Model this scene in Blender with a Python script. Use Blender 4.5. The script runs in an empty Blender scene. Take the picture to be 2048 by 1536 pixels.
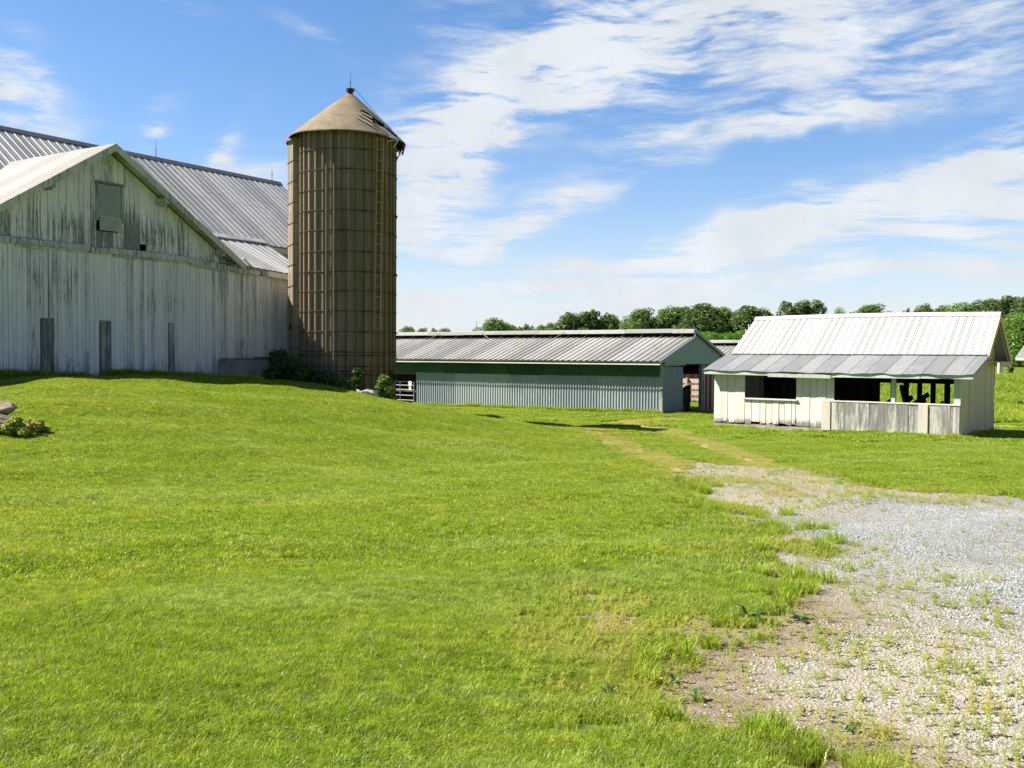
import bpy, bmesh, math, random
import numpy as np
from mathutils import Vector, Matrix, Euler

SC = bpy.context.scene
COL = SC.collection
R = math.radians
E = 1.65                                     # eye height above the lawn

# ------------------------------------------------------------------ camera
FPX = 2000.0                                 # focal length in photo pixels (photo 2048 px wide)
PITCH = math.atan((768 - 710) / FPX)
ROLL = 0.006
cam_d = bpy.data.cameras.new('camera')
cam_d.sensor_width = 36.0
cam_d.lens = 36.0 * FPX / 2048.0
cam_d.clip_start = 0.1
cam_d.clip_end = 6000
cam = bpy.data.objects.new('camera', cam_d)
COL.objects.link(cam)
CR = Matrix.Rotation(math.pi / 2 - PITCH, 3, 'X') @ Matrix.Rotation(ROLL, 3, 'Z')
cam.matrix_world = Matrix.Translation((0, 0, E)) @ CR.to_4x4()
SC.camera = cam

# ------------------------------------------------------------------ sun + exposure
SUN_EL = R(47.0)
SUN_V = Vector((-0.998, 0.06, 0)).normalized()
SUN_DIR = Vector((SUN_V.x * math.cos(SUN_EL), SUN_V.y * math.cos(SUN_EL), math.sin(SUN_EL)))
sl = bpy.data.lights.new('sun', 'SUN')
sl.energy = 5.0
sl.angle = R(0.53)
sl.color = (1.0, 0.93, 0.82)
sun = bpy.data.objects.new('sun', sl)
COL.objects.link(sun)
sun.rotation_euler = SUN_DIR.to_track_quat('Z', 'Y').to_euler()
SC.view_settings.view_transform = 'Standard'
SC.view_settings.look = 'None'
SC.view_settings.gamma = 1.0
SC.view_settings.exposure = 1.05


# ------------------------------------------------------------------ node helper
class NT:
    def __init__(self, tree):
        self.t = tree
        tree.nodes.clear()

    def n(self, typ, props=None, **inp):
        nd = self.t.nodes.new(typ)
        for k, v in (props or {}).items():
            setattr(nd, k, v)
        for k, v in inp.items():
            self.put(nd, k, v)
        return nd

    def put(self, nd, k, v):
        if isinstance(k, str) and k.startswith('i') and k[1:].isdigit():
            s = nd.inputs[int(k[1:])]
        else:
            s = nd.inputs[k.replace('_', ' ')] if k.replace('_', ' ') in nd.inputs else nd.inputs[k]
        if isinstance(v, bpy.types.NodeSocket):
            self.t.links.new(v, s)
        elif isinstance(v, bpy.types.Node):
            self.t.links.new(v.outputs[0], s)
        else:
            try:
                s.default_value = v
            except Exception:
                s.default_value = tuple(v) + (1.0,)

    def m(self, op, a, b=0.0, c=0.0, clamp=False):
        nd = self.t.nodes.new('ShaderNodeMath')
        nd.operation = op
        nd.use_clamp = clamp
        for i, v in enumerate((a, b, c)):
            if isinstance(v, bpy.types.NodeSocket):
                self.t.links.new(v, nd.inputs[i])
            else:
                nd.inputs[i].default_value = v
        return nd.outputs[0]

    def smooth(self, v, a, b, t0=0.0, t1=1.0):
        nd = self.t.nodes.new('ShaderNodeMapRange')
        nd.interpolation_type = 'SMOOTHSTEP'
        self.put(nd, 'Value', v)
        for k, x in (('From Min', a), ('From Max', b), ('To Min', t0), ('To Max', t1)):
            self.put(nd, k, x)
        return nd.outputs[0]

    def mix(self, f, a, b, mode='MIX'):
        nd = self.t.nodes.new('ShaderNodeMix')
        nd.data_type = 'RGBA'
        nd.blend_type = mode
        nd.clamp_factor = True
        for i, v in ((0, f), (6, a), (7, b)):
            if isinstance(v, bpy.types.NodeSocket):
                self.t.links.new(v, nd.inputs[i])
            elif i == 0:
                nd.inputs[0].default_value = v
            else:
                nd.inputs[i].default_value = tuple(v)[:3] + (1.0,)
        return nd.outputs[2]

    def noise(self, vec, scale, detail=4.0, rough=0.55, dist=0.0):
        nd = self.t.nodes.new('ShaderNodeTexNoise')
        if vec is not None:
            self.t.links.new(vec, nd.inputs['Vector'])
        nd.inputs['Scale'].default_value = scale
        nd.inputs['Detail'].default_value = detail
        nd.inputs['Roughness'].default_value = rough
        nd.inputs['Distortion'].default_value = dist
        return nd.outputs[0]

    def scale(self, vec, s, loc=(0, 0, 0), rot=(0, 0, 0)):
        nd = self.t.nodes.new('ShaderNodeMapping')
        self.t.links.new(vec, nd.inputs[0])
        nd.inputs['Location'].default_value = loc
        nd.inputs['Rotation'].default_value = rot
        nd.inputs['Scale'].default_value = s
        return nd.outputs[0]

    def attr(self, name):
        nd = self.t.nodes.new('ShaderNodeAttribute')
        nd.attribute_name = name
        return nd.outputs['Fac']

    def bump(self, h, strength=0.3, dist=0.01):
        nd = self.t.nodes.new('ShaderNodeBump')
        self.t.links.new(h, nd.inputs['Height'])
        nd.inputs['Strength'].default_value = strength
        nd.inputs['Distance'].default_value = dist
        return nd.outputs[0]


def new_mat(name):
    m = bpy.data.materials.new(name)
    m.use_nodes = True
    return m, NT(m.node_tree)


def finish(nt, color, rough=0.8, normal=None, metallic=0.0, spec=0.3):
    b = nt.n('ShaderNodeBsdfPrincipled')
    nt.put(b, 'Base Color', color)
    nt.put(b, 'Roughness', rough)
    nt.put(b, 'Metallic', metallic)
    nt.put(b, 'Specular IOR Level', spec)
    if normal is not None:
        nt.put(b, 'Normal', normal)
    o = nt.n('ShaderNodeOutputMaterial')
    nt.t.links.new(b.outputs[0], o.inputs[0])


# ------------------------------------------------------------------ world: sky with cirrus
W = bpy.data.worlds.new('World')
SC.world = W
W.use_nodes = True
nt = NT(W.node_tree)
sky = nt.n('ShaderNodeTexSky')
sky.sky_type = 'NISHITA'
sky.sun_disc = False
sky.sun_elevation = SUN_EL
sky.sun_rotation = math.atan2(SUN_V.x, SUN_V.y)
sky.altitude = 100
sky.air_density = 1.0
sky.dust_density = 0.35
sky.ozone_density = 2.5
tc = nt.n('ShaderNodeTexCoord')
sep = nt.n('ShaderNodeSeparateXYZ', i0=tc.outputs['Generated'])
az = nt.m('ARCTAN2', sep.outputs[0], sep.outputs[1])
el = nt.m('ARCSINE', sep.outputs[2])
vec = nt.n('ShaderNodeCombineXYZ', i0=az, i1=el, i2=0.0).outputs[0]
# warp
wn = nt.n('ShaderNodeTexNoise', i0=vec, Scale=5.0, Detail=3.0)
wv = nt.n('ShaderNodeVectorMath', {'operation': 'MULTIPLY_ADD'}, i0=wn.outputs['Color'], i1=(0.10, 0.10, 0), i2=vec)
wn2 = nt.n('ShaderNodeTexNoise', i0=vec, Scale=17.0, Detail=3.0)
wv2 = nt.n('ShaderNodeVectorMath', {'operation': 'MULTIPLY_ADD'}, i0=wn2.outputs['Color'], i1=(0.035, 0.035, 0), i2=wv)
wvec = wv2.outputs[0]


def px_dir(px, py):
    a = math.atan((px - 1024) / FPX)
    return a, math.atan((712 - py) / FPX * math.cos(a))


def band(px, py, ang, lx, ly, amp):
    """soft cloud mass: centre in the sky, tilt (deg, up to the right), half sizes in rad"""
    a0, e0 = px_dir(px, py)
    a0 += 0.0675 * 0.97
    e0 += 0.0675 * 0.97
    sv = nt.n('ShaderNodeSeparateXYZ', i0=wvec)
    da = nt.m('SUBTRACT', sv.outputs[0], a0)
    de = nt.m('SUBTRACT', sv.outputs[1], e0)
    c, s = math.cos(R(ang)), math.sin(R(ang))
    u = nt.m('MULTIPLY_ADD', da, c / lx, nt.m('MULTIPLY', de, s / lx))
    v = nt.m('MULTIPLY_ADD', da, -s / ly, nt.m('MULTIPLY', de, c / ly))
    q = nt.m('MULTIPLY_ADD', u, u, nt.m('MULTIPLY', v, v))
    return nt.m('MULTIPLY', nt.m('EXPONENT', nt.m('MULTIPLY', q, -1.0)), amp)


CLOUDS = [
    # px, py, tilt, half length, half width, amount
    (1180, 105, 32, 0.20, 0.050, 1.25),
    (950, 205, 38, 0.12, 0.034, 1.2),
    (900, 60, 70, 0.16, 0.055, 0.45),
    (1450, 30, 20, 0.16, 0.055, 1.0),
    (1850, 50, 4, 0.22, 0.060, 0.95),
    (1340, 262, 14, 0.06, 0.010, 0.9),
    (1560, 265, 11, 0.10, 0.013, 1.1),
    (1700, 180, 12, 0.18, 0.035, 0.6),
    (880, 380, 50, 0.09, 0.028, 1.1),
    (860, 455, 15, 0.09, 0.030, 1.0),
    (1000, 290, 20, 0.05, 0.009, 0.7),
    (1110, 415, 24, 0.09, 0.018, 1.2),
    (1020, 455, 18, 0.09, 0.012, 0.9),
    (1750, 395, 14, 0.22, 0.026, 1.1),
    (2000, 350, 12, 0.13, 0.045, 1.1),
    (1480, 462, 12, 0.22, 0.020, 1.1),
    (1150, 535, 10, 0.24, 0.016, 1.25),
    (1850, 475, 6, 0.22, 0.020, 1.0),
    (1650, 560, 4, 0.32, 0.016, 1.1),
    (1000, 595, 5, 0.27, 0.012, 1.0),
    (1500, 615, 2, 0.40, 0.012, 0.8),
    (1600, 512, 5, 0.12, 0.009, -0.65),
    (1900, 548, 4, 0.10, 0.008, -0.50),
    (1560, 335, 12, 0.20, 0.022, -0.30),
    (40, 215, -40, 0.070, 0.040, 1.25),
    (318, 250, 55, 0.028, 0.012, 1.0),
    (462, 300, 65, 0.036, 0.012, 0.9),
    (525, 345, -18, 0.048, 0.020, 1.15),
    (590, 80, -25, 0.045, 0.014, 0.6),
    (340, 25, -8, 0.055, 0.009, 0.65),
]
cov = None
for b_ in CLOUDS:
    g = band(*b_)
    cov = g if cov is None else nt.m('ADD', cov, g)
# elsewhere in the sky: ordinary scattered cirrus, so the light is right all round
away = nt.smooth(nt.m('ABSOLUTE', az), 0.6, 1.0, 0.0, 0.08)
high = nt.smooth(el, 0.45, 0.7, 0.0, 0.15)
cov = nt.m('ADD', cov, nt.m('MAXIMUM', away, high))
soft = nt.n('ShaderNodeVectorMath', {'operation': 'MULTIPLY_ADD'}, i0=wn.outputs['Color'], i1=(0.045, 0.045, 0), i2=vec).outputs[0]
st1a = nt.noise(nt.scale(soft, (2.4, 20.0, 1.0), (0, 0, 0), (0, 0, R(-8))), 2.4, 10.0, 0.60)
st1b = nt.noise(nt.scale(soft, (9.0, 60.0, 1.0), (5, 2, 0), (0, 0, R(-12))), 2.0, 8.0, 0.65)
st1 = nt.m('MULTIPLY_ADD', st1a, 0.72, nt.m('MULTIPLY', st1b, 0.28))
st2a = nt.noise(nt.scale(soft, (2.6, 12.0, 1.0), (3, 1, 0), (0, 0, R(-34))), 2.6, 10.0, 0.62)
st2b = nt.noise(nt.scale(soft, (9.0, 50.0, 1.0), (1, 7, 0), (0, 0, R(-40))), 2.0, 8.0, 0.65)
st2 = nt.m('MULTIPLY_ADD', st2a, 0.72, nt.m('MULTIPLY', st2b, 0.28))
steep = nt.smooth(el, 0.10, 0.20)
det = nt.mix(steep, st1, st2)
dn = nt.m('MULTIPLY_ADD', nt.m('SUBTRACT', det, 0.5), 4.4, nt.smooth(el, 0.05, 0.19, 0.42, 0.50))
mask = nt.m('MULTIPLY', cov, dn)
mask = nt.smooth(mask, 0.0, 1.0, 0.0, 0.95)
# blue of the clear sky, whiter towards the horizon
hs = nt.n('ShaderNodeHueSaturation', Hue=0.497, Saturation=1.22, Value=1.0, Color=sky.outputs[0]).outputs[0]
gain = nt.m('MULTIPLY', nt.smooth(el, 0.34, 0.85, 1.55, 0.6), nt.smooth(nt.m('ABSOLUTE', az), 0.7, 1.4, 1.0, 0.6))  # sky out of view dimmed, overhead and behind, to cut fill light
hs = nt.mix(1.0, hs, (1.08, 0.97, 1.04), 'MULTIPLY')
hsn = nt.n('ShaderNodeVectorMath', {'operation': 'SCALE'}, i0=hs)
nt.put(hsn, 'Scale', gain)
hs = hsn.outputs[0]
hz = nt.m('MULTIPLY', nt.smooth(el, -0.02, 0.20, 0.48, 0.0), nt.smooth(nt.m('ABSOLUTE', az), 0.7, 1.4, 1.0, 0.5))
shade = nt.smooth(nt.noise(wvec, 9.0, 5.0, 0.6), 0.3, 0.7, 0.93, 1.06)
cl = nt.n('ShaderNodeVectorMath', {'operation': 'SCALE'}, i0=(7.9, 8.3, 8.8))
nt.put(cl, 'Scale', shade)
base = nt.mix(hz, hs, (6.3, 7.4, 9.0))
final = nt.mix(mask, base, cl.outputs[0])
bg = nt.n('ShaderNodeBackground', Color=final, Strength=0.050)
wo = nt.n('ShaderNodeOutputWorld')
nt.t.links.new(bg.outputs[0], wo.inputs[0])


# ------------------------------------------------------------------ terrain
def sm(x, a, b):
    t = np.clip((x - a) / (b - a), 0, 1)
    return t * t * (3 - 2 * t)


BO = np.array([-8.6, 38.5])                  # barn wall origin
BU = np.array([0.541, 0.841])                # along the barn wall
BN = np.array([0.841, -0.541])               # out of the barn wall


def lump(x, y):
    return (0.035 * np.sin(x * 0.9 + 1.3 * np.sin(y * 0.37)) * np.sin(y * 0.71 + 0.6)
            + 0.025 * np.sin(x * 1.9 + y * 1.1 + 2) + 0.018 * np.sin(y * 2.3 - x * 1.2)
            + 0.012 * np.sin(x * 4.1 + 1.0) * np.sin(y * 3.7))


def gz(x, y):
    x = np.asarray(x, float)
    y = np.asarray(y, float)
    z = -0.031 * np.clip(y, -20, 33) - 0.019 * np.clip(y - 33, 0, 29)
    # the field on the right climbs behind the shed
    z = z + 1.95 * sm(y + 0.25 * (x - 20), 42, 72) * sm(x - 0.12 * y, 11, 20)
    z = z + 1.6 * sm(y, 80, 240)
    # ramp of earth up to the barn doors
    t = (x - BO[0]) * BU[0] + (y - BO[1]) * BU[1]
    n = (x - BO[0]) * BN[0] + (y - BO[1]) * BN[1]
    H = np.interp(t, [-40, -16, -12, -6, -3, 0, 1.6, 3.5, 6.5, 9], [0.6, 1.3, 1.75, 1.87, 1.68, 1.2, 0.85, 0.42, 0.05, 0])
    G = 1 - sm(n, 2.0, 17.0)
    z = z + H * G * (1 - 0.35 * sm(n, 1.0, 6.0) * sm(t, -3, 2))
    f = 1 - 0.85 * sm(np.abs(y - 37) + np.abs(x + 8), 60, 90)
    near = np.clip(1 - sm(np.hypot(x, y), 45, 120), 0, 1)
    return z + lump(x, y) * near * 0.9


def ray(px, py):
    d = CR @ Vector(((px - 1024) / FPX, (768 - py) / FPX, -1.0))
    return d


def ground_at(px, py):
    d = ray(px, py)
    t0 = 1.0
    t = 1.0
    while t < 400:
        p = d * t
        if p.z + E < float(gz(p.x, p.y)):
            lo, hi = t0, t
            for _ in range(30):
                mid = (lo + hi) / 2
                p = d * mid
                if p.z + E < float(gz(p.x, p.y)):
                    hi = mid
                else:
                    lo = mid
            p = d * hi
            return Vector((p.x, p.y, p.z + E))
        t0 = t
        t += 0.25
    p = d * 400
    return Vector((p.x, p.y, float(gz(p.x, p.y))))


def at_depth(px, py, Y):
    d = ray(px, py)
    s = Y / d.y
    return Vector((d.x * s, Y, d.z * s + E))


class Frame:
    """local axes of a building: x along its front, y into it, z up"""
    def __init__(self, ox, oy, oz, ang):
        self.o = Vector((ox, oy, oz))
        self.ang = ang
        self.M = Matrix.Translation(self.o) @ Matrix.Rotation(ang, 4, 'Z')
        self.I = self.M.inverted()

    def on_y(self, px, py, y):
        o = self.I @ Vector((0, 0, E))
        d = (self.I.to_3x3() @ ray(px, py))
        s = (y - o.y) / d.y
        p = o + d * s
        return p.x, p.z

    def on_x(self, px, py, x):
        o = self.I @ Vector((0, 0, E))
        d = (self.I.to_3x3() @ ray(px, py))
        s = (x - o.x) / d.x
        p = o + d * s
        return p.y, p.z

    def w(self, x, y, z):
        return self.M @ Vector((x, y, z))


# ------------------------------------------------------------------ mesh helper
class MB:
    def __init__(self):
        self.v = []
        self.f = []
        self.r = []

    def face(self, pts, rnd=0.5):
        i = len(self.v)
        self.v += [tuple(p) for p in pts]
        self.r += [rnd] * len(pts)
        self.f.append(tuple(range(i, i + len(pts))))

    def hexa(self, p, rnd=0.5):
        """8 corners: bottom 0-3 counter-clockwise seen from above, top 4-7"""
        i = len(self.v)
        self.v += [tuple(q) for q in p]
        self.r += [rnd] * 8
        for a in ((3, 2, 1, 0), (4, 5, 6, 7), (0, 1, 5, 4), (1, 2, 6, 5), (2, 3, 7, 6), (3, 0, 4, 7)):
            self.f.append(tuple(i + k for k in a))

    def box(self, x0, x1, y0, y1, z0, z1, rnd=0.5):
        self.hexa([(x0, y0, z0), (x1, y0, z0), (x1, y1, z0), (x0, y1, z0),
                   (x0, y0, z1), (x1, y0, z1), (x1, y1, z1), (x0, y1, z1)], rnd)

    def bar(self, a, b, w, h, up=(0, 0, 1), rnd=0.5):
        a = Vector(a)
        b = Vector(b)
        d = (b - a).normalized()
        u = Vector(up)
        if abs(d.dot(u)) > 0.98:
            u = Vector((0, 1, 0))
        s = d.cross(u).normalized()
        t = s.cross(d).normalized()
        s *= w / 2
        t *= h / 2
        self.hexa([a - s - t, a + s - t, b + s - t, b - s - t, a - s + t, a + s + t, b + s + t, b - s + t], rnd)

    def tube(self, pts, rad, seg=8, rnd=0.5, closed=False, cap=True):
        pts = [Vector(p) for p in pts]
        n = len(pts)
        rads = rad if hasattr(rad, '__len__') else [rad] * n
        rings = []
        for k, p in enumerate(pts):
            if closed:
                d = pts[(k + 1) % n] - pts[k - 1]
            else:
                d = pts[min(k + 1, n - 1)] - pts[max(k - 1, 0)]
            d.normalize()
            u = Vector((0, 0, 1)) if abs(d.z) < 0.9 else Vector((1, 0, 0))
            s = d.cross(u).normalized()
            t = s.cross(d)
            i = len(self.v)
            for j in range(seg):
                a = 2 * math.pi * j / seg
                self.v.append(tuple(p + s * (rads[k] * math.cos(a)) + t * (rads[k] * math.sin(a))))
                self.r.append(rnd)
            rings.append(i)
        m = n if closed else n - 1
        for k in range(m):
            a, b = rings[k], rings[(k + 1) % n]
            for j in range(seg):
                self.f.append((a + j, a + (j + 1) % seg, b + (j + 1) % seg, b + j))
        if cap and not closed:
            self.f.append(tuple(rings[0] + j for j in reversed(range(seg))))
            self.f.append(tuple(rings[-1] + j for j in range(seg)))

    def build(self, name, mat, parent=None, smooth=False):
        me = bpy.data.meshes.new(name)
        me.from_pydata(self.v, [], self.f)
        bm = bmesh.new()
        bm.from_mesh(me)
        bmesh.ops.recalc_face_normals(bm, faces=bm.faces)
        bm.to_mesh(me)
        bm.free()
        a = me.attributes.new('rnd', 'FLOAT', 'POINT')
        a.data.foreach_set('value', np.array(self.r, dtype=np.float32))
        if smooth:
            me.polygons.foreach_set('use_smooth', [True] * len(me.polygons))
        if mat:
            me.materials.append(mat)
        o = bpy.data.objects.new(name, me)
        COL.objects.link(o)
        if parent is not None:
            o.parent = parent
        return o


def build_each(mb, name, mat, parent=None, smooth=False):
    """one object for every loose piece collected in mb"""
    up = list(range(len(mb.v)))

    def root(i):
        while up[i] != i:
            up[i] = up[up[i]]
            i = up[i]
        return i
    for f in mb.f:
        for k in f[1:]:
            up[root(k)] = root(f[0])
    groups = {}
    for f in mb.f:
        groups.setdefault(root(f[0]), []).append(f)
    out = []
    for fs in groups.values():
        q = MB()
        mp = {}
        for f in fs:
            for k in f:
                if k not in mp:
                    mp[k] = len(q.v)
                    q.v.append(mb.v[k])
                    q.r.append(mb.r[k])
            q.f.append(tuple(mp[k] for k in f))
        out.append(q.build(name, mat, parent, smooth))
    return out


def np_mesh(name, verts, faces_flat, sizes, attrs=None, mat=None, smooth=False):
    me = bpy.data.meshes.new(name)
    verts = np.asarray(verts, np.float32)
    me.vertices.add(len(verts))
    me.vertices.foreach_set('co', verts.ravel())
    sizes = np.asarray(sizes, np.int32)
    me.loops.add(int(sizes.sum()))
    me.loops.foreach_set('vertex_index', np.asarray(faces_flat, np.int32))
    me.polygons.add(len(sizes))
    st = np.concatenate([[0], np.cumsum(sizes)[:-1]]).astype(np.int32)
    me.polygons.foreach_set('loop_start', st)
    if smooth:
        me.polygons.foreach_set('use_smooth', np.ones(len(sizes), bool))
    for k, v in (attrs or {}).items():
        a = me.attributes.new(k, 'FLOAT', 'POINT')
        a.data.foreach_set('value', np.asarray(v, np.float32))
    me.update(calc_edges=True)
    me.validate()
    if mat:
        me.materials.append(mat)
    return me


def tag(o, label, cat, group=None):
    o['label'] = label
    o['category'] = cat
    if group:
        o['group'] = group
    return o


def thing(name, fr_or_loc, label, cat, group=None, rotz=0.0):
    o = bpy.data.objects.new(name, None)
    COL.objects.link(o)
    if isinstance(fr_or_loc, Frame):
        o.location = fr_or_loc.o
        o.rotation_euler = (0, 0, fr_or_loc.ang)
    else:
        o.location = fr_or_loc
        o.rotation_euler = (0, 0, rotz)
    o.empty_display_size = 0.3
    return tag(o, label, cat, group)


def mesh_obj(name, me, parent=None):
    o = bpy.data.objects.new(name, me)
    COL.objects.link(o)
    if parent is not None:
        o.parent = parent
    return o


# ------------------------------------------------------------------ materials
def mat_boards(name, paint, wood, amount=0.45, seed=0.0, low=0.0, rough=0.75, grain=1.0, wood2=None, peel=5.0, lz=(0.0, 0.9)):
    """painted vertical boards with worn streaks; 'rnd' differs from board to board"""
    m, n = new_mat(name)
    tc = n.n('ShaderNodeTexCoord').outputs['Object']
    rnd = n.attr('rnd')
    off = n.n('ShaderNodeCombineXYZ', i0=n.m('MULTIPLY', rnd, 37.0), i1=n.m('MULTIPLY', rnd, 11.0), i2=n.m('MULTIPLY', rnd, 23.0))
    v = n.n('ShaderNodeVectorMath', {'operation': 'ADD'}, i0=tc, i1=off.outputs[0]).outputs[0]
    streak = n.noise(n.scale(v, (14, 14, 0.9), (seed, 0, 0)), 1.0, 6, 0.6, 0.4)
    flakes = n.noise(n.scale(v, (26, 26, 6)), peel / 5.0, 5, 0.65)
    big = n.noise(n.scale(tc, (0.35, 0.35, 0.5), (seed * 3, 1, 2)), 1.0, 3, 0.5)
    sepz = n.n('ShaderNodeSeparateXYZ', i0=tc).outputs[2]
    lowf = n.smooth(sepz, lz[0], lz[1], low, 0.0)
    s = n.m('ADD', n.m('MULTIPLY', streak, 0.75), n.m('MULTIPLY', flakes, 0.35))
    s = n.m('ADD', s, n.m('MULTIPLY', n.m('SUBTRACT', rnd, 0.5), 0.16))
    s = n.m('ADD', s, n.m('MULTIPLY', n.m('SUBTRACT', big, 0.5), 0.5))
    s = n.m('ADD', s, lowf)
    wear = n.smooth(s, 0.87 - amount * 0.55, 1.07 - amount * 0.55)
    grainv = n.noise(n.scale(v, (60, 60, 1.6)), 1.0, 4, 0.6)
    w2 = wood2 or tuple(c * 0.55 for c in wood)
    woodc = n.mix(n.smooth(grainv, 0.3, 0.7), w2, wood)
    dirt = n.smooth(n.noise(n.scale(v, (5, 5, 0.7)), 1.0, 5, 0.6), 0.35, 0.75)
    pv = n.mix(n.m('MULTIPLY', dirt, 0.55), paint, tuple(c * 0.72 for c in paint))
    pv = n.mix(n.smooth(rnd, 0.0, 1.0, 0.0, 0.28), pv, (0.42, 0.44, 0.42))
    col = n.mix(wear, pv, woodc)
    h = n.m('SUBTRACT', n.m('MULTIPLY', grainv, 0.5), n.m('MULTIPLY', wear, 0.6))
    finish(n, col, rough, n.bump(h, 0.35 * grain, 0.006), spec=0.2)
    return m


def mat_metal(name, col, col2, rough=0.45, metallic=0.25, spots=0.3, rust=(0.22, 0.12, 0.06), rust_amt=0.0, streak=(0.6, 0.6, 0.6), lap=0.0):
    m, n = new_mat(name)
    tc = n.n('ShaderNodeTexCoord').outputs['Object']
    rnd = n.attr('rnd')
    big = n.noise(n.scale(tc, (0.5, 0.5, 0.5)), 1.0, 4, 0.6)
    fine = n.noise(n.scale(tc, (9, 2.5, 2.5)), 1.0, 5, 0.6)
    f = n.m('ADD', n.m('MULTIPLY', big, 0.5), n.m('MULTIPLY', fine, 0.5))
    f = n.m('ADD', f, n.m('MULTIPLY', n.m('SUBTRACT', rnd, 0.5), 0.42))
    c = n.mix(n.smooth(f, 0.33, 0.67), col, col2)
    if lap > 0:
        zz = n.n('ShaderNodeSeparateXYZ', i0=tc).outputs[2]
        zz = n.m('ADD', zz, n.m('MULTIPLY', n.m('GREATER_THAN', rnd, 0.5), 0.35))
        c = n.mix(n.smooth(n.m('PINGPONG', zz, lap), 0.0, 0.025, 0.6, 0.0), c, tuple(x * 0.35 for x in col))
    sp = n.smooth(n.noise(n.scale(tc, (2.5, 2.5, 2.5), (7, 3, 1)), 1.0, 6, 0.7), 0.62, 0.74, 0.0, spots)
    c = n.mix(sp, c, tuple(x * 0.5 for x in col))
    if rust_amt > 0:
        r = n.smooth(n.noise(n.scale(tc, (1.2, 1.2, 1.2), (1, 9, 4)), 1.0, 7, 0.72), 0.66 - rust_amt * 0.2, 0.76, 0.0, 0.85)
        c = n.mix(r, c, rust)
    rr = n.m('MULTIPLY_ADD', fine, 0.25, rough - 0.1)
    finish(n, c, rr, n.bump(big, 0.08, 0.02), metallic, 0.4)
    return m


def mat_plain(name, c1, c2, scale=3.0, rough=0.85, bump=0.3, stretch=(1, 1, 1), spec=0.25, metallic=0.0):
    m, n = new_mat(name)
    tc = n.n('ShaderNodeTexCoord').outputs['Object']
    v = n.scale(tc, stretch)
    a = n.noise(v, scale, 6, 0.62)
    b = n.noise(v, scale * 6, 4, 0.6)
    f = n.m('ADD', n.m('MULTIPLY', a, 0.65), n.m('MULTIPLY', b, 0.35))
    f = n.m('ADD', f, n.m('MULTIPLY', n.m('SUBTRACT', n.attr('rnd'), 0.5), 0.2))
    c = n.mix(n.smooth(f, 0.33, 0.67), c1, c2)
    finish(n, c, rough, n.bump(b, bump, 0.02), metallic, spec)
    return m


def mat_leaf(name, cols, trans=0.35, scale=0.6, rough=0.5):
    """leaves / blades: colour from 'rnd' and a world-space patch noise"""
    m, n = new_mat(name)
    pos = n.n('ShaderNodeNewGeometry').outputs['Position']
    rnd = n.attr('rnd')
    pn = n.noise(pos, scale, 4, 0.6)
    c = n.mix(n.smooth(rnd, 0.0, 1.0), cols[0], cols[1])
    c = n.mix(n.smooth(pn, 0.35, 0.68), c, cols[2])
    d = n.n('ShaderNodeBsdfDiffuse', Color=c)
    tcol = n.mix(1.0, c, (1.25, 1.15, 0.55), 'MULTIPLY')
    t = n.n('ShaderNodeBsdfTranslucent', Color=tcol)
    g = n.n('ShaderNodeBsdfGlossy', Color=(0.8, 0.85, 0.8, 1), Roughness=rough)
    mx = n.n('ShaderNodeMixShader', i0=trans, i1=d, i2=t)
    mx2 = n.n('ShaderNodeMixShader', i0=0.05, i1=mx, i2=g)
    o = n.n('ShaderNodeOutputMaterial')
    n.t.links.new(mx2.outputs[0], o.inputs[0])
    return m


M = {}
M['barn_low'] = mat_boards('barn_lower_boards', (0.83, 0.82, 0.835), (0.41, 0.42, 0.435), 0.56, 1.0, 0.12)
M['barn_gable'] = mat_boards('barn_gable_boards', (0.87, 0.845, 0.82), (0.31, 0.305, 0.305), 0.45, 4.0, 0.17, lz=(4.1, 6.3))
M['bare_board'] = mat_boards('bare_grey_boards', (0.42, 0.44, 0.44), (0.20, 0.205, 0.20), 0.72, 2.0)
M['old_trim'] = mat_boards('old_trim_boards', (0.60, 0.61, 0.54), (0.26, 0.23, 0.19), 0.62, 7.0)
M['beam'] = mat_boards('track_beam_boards', (0.62, 0.63, 0.57), (0.24, 0.21, 0.17), 0.60, 7.0)
M['trim'] = mat_boards('white_trim', (0.74, 0.74, 0.68), (0.30, 0.28, 0.24), 0.30, 3.0)
M['barn_roof'] = mat_metal('barn_roof_metal', (0.35, 0.355, 0.365), (0.50, 0.505, 0.51), 0.45, 0.15, 0.5, lap=0.95)
M['gable_roof'] = mat_metal('gable_roof_metal', (0.29, 0.28, 0.265), (0.40, 0.39, 0.365), 0.65, 0.0, 0.6, rust_amt=0.1, rust=(0.45, 0.38, 0.32))
M['ridge_cap'] = mat_metal('ridge_cap_metal', (0.20, 0.20, 0.22), (0.30, 0.30, 0.32), 0.5, 0.3)
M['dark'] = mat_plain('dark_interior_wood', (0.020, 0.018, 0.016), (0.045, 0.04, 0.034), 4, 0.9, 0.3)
M['timber'] = mat_plain('old_timber', (0.10, 0.085, 0.065), (0.19, 0.165, 0.13), 4, 0.9, 0.3, (6, 6, 1))
M['concrete'] = mat_plain('grey_concrete', (0.22, 0.215, 0.20), (0.40, 0.39, 0.36), 3, 0.9, 0.4)
M['louvre'] = mat_plain('green_louvre_paint', (0.42, 0.49, 0.39), (0.54, 0.59, 0.46), 5, 0.6, 0.2)
M['iron'] = mat_plain('rusty_iron', (0.055, 0.035, 0.026), (0.11, 0.065, 0.04), 9, 0.7, 0.3, metallic=0.2)
M['rusty'] = mat_plain('rusty_ladder', (0.46, 0.30, 0.14), (0.60, 0.42, 0.23), 7, 0.8, 0.2)
M['rod'] = mat_plain('dull_rod', (0.12, 0.12, 0.12), (0.2, 0.2, 0.2), 9, 0.5, 0.1, metallic=0.5)
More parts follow.
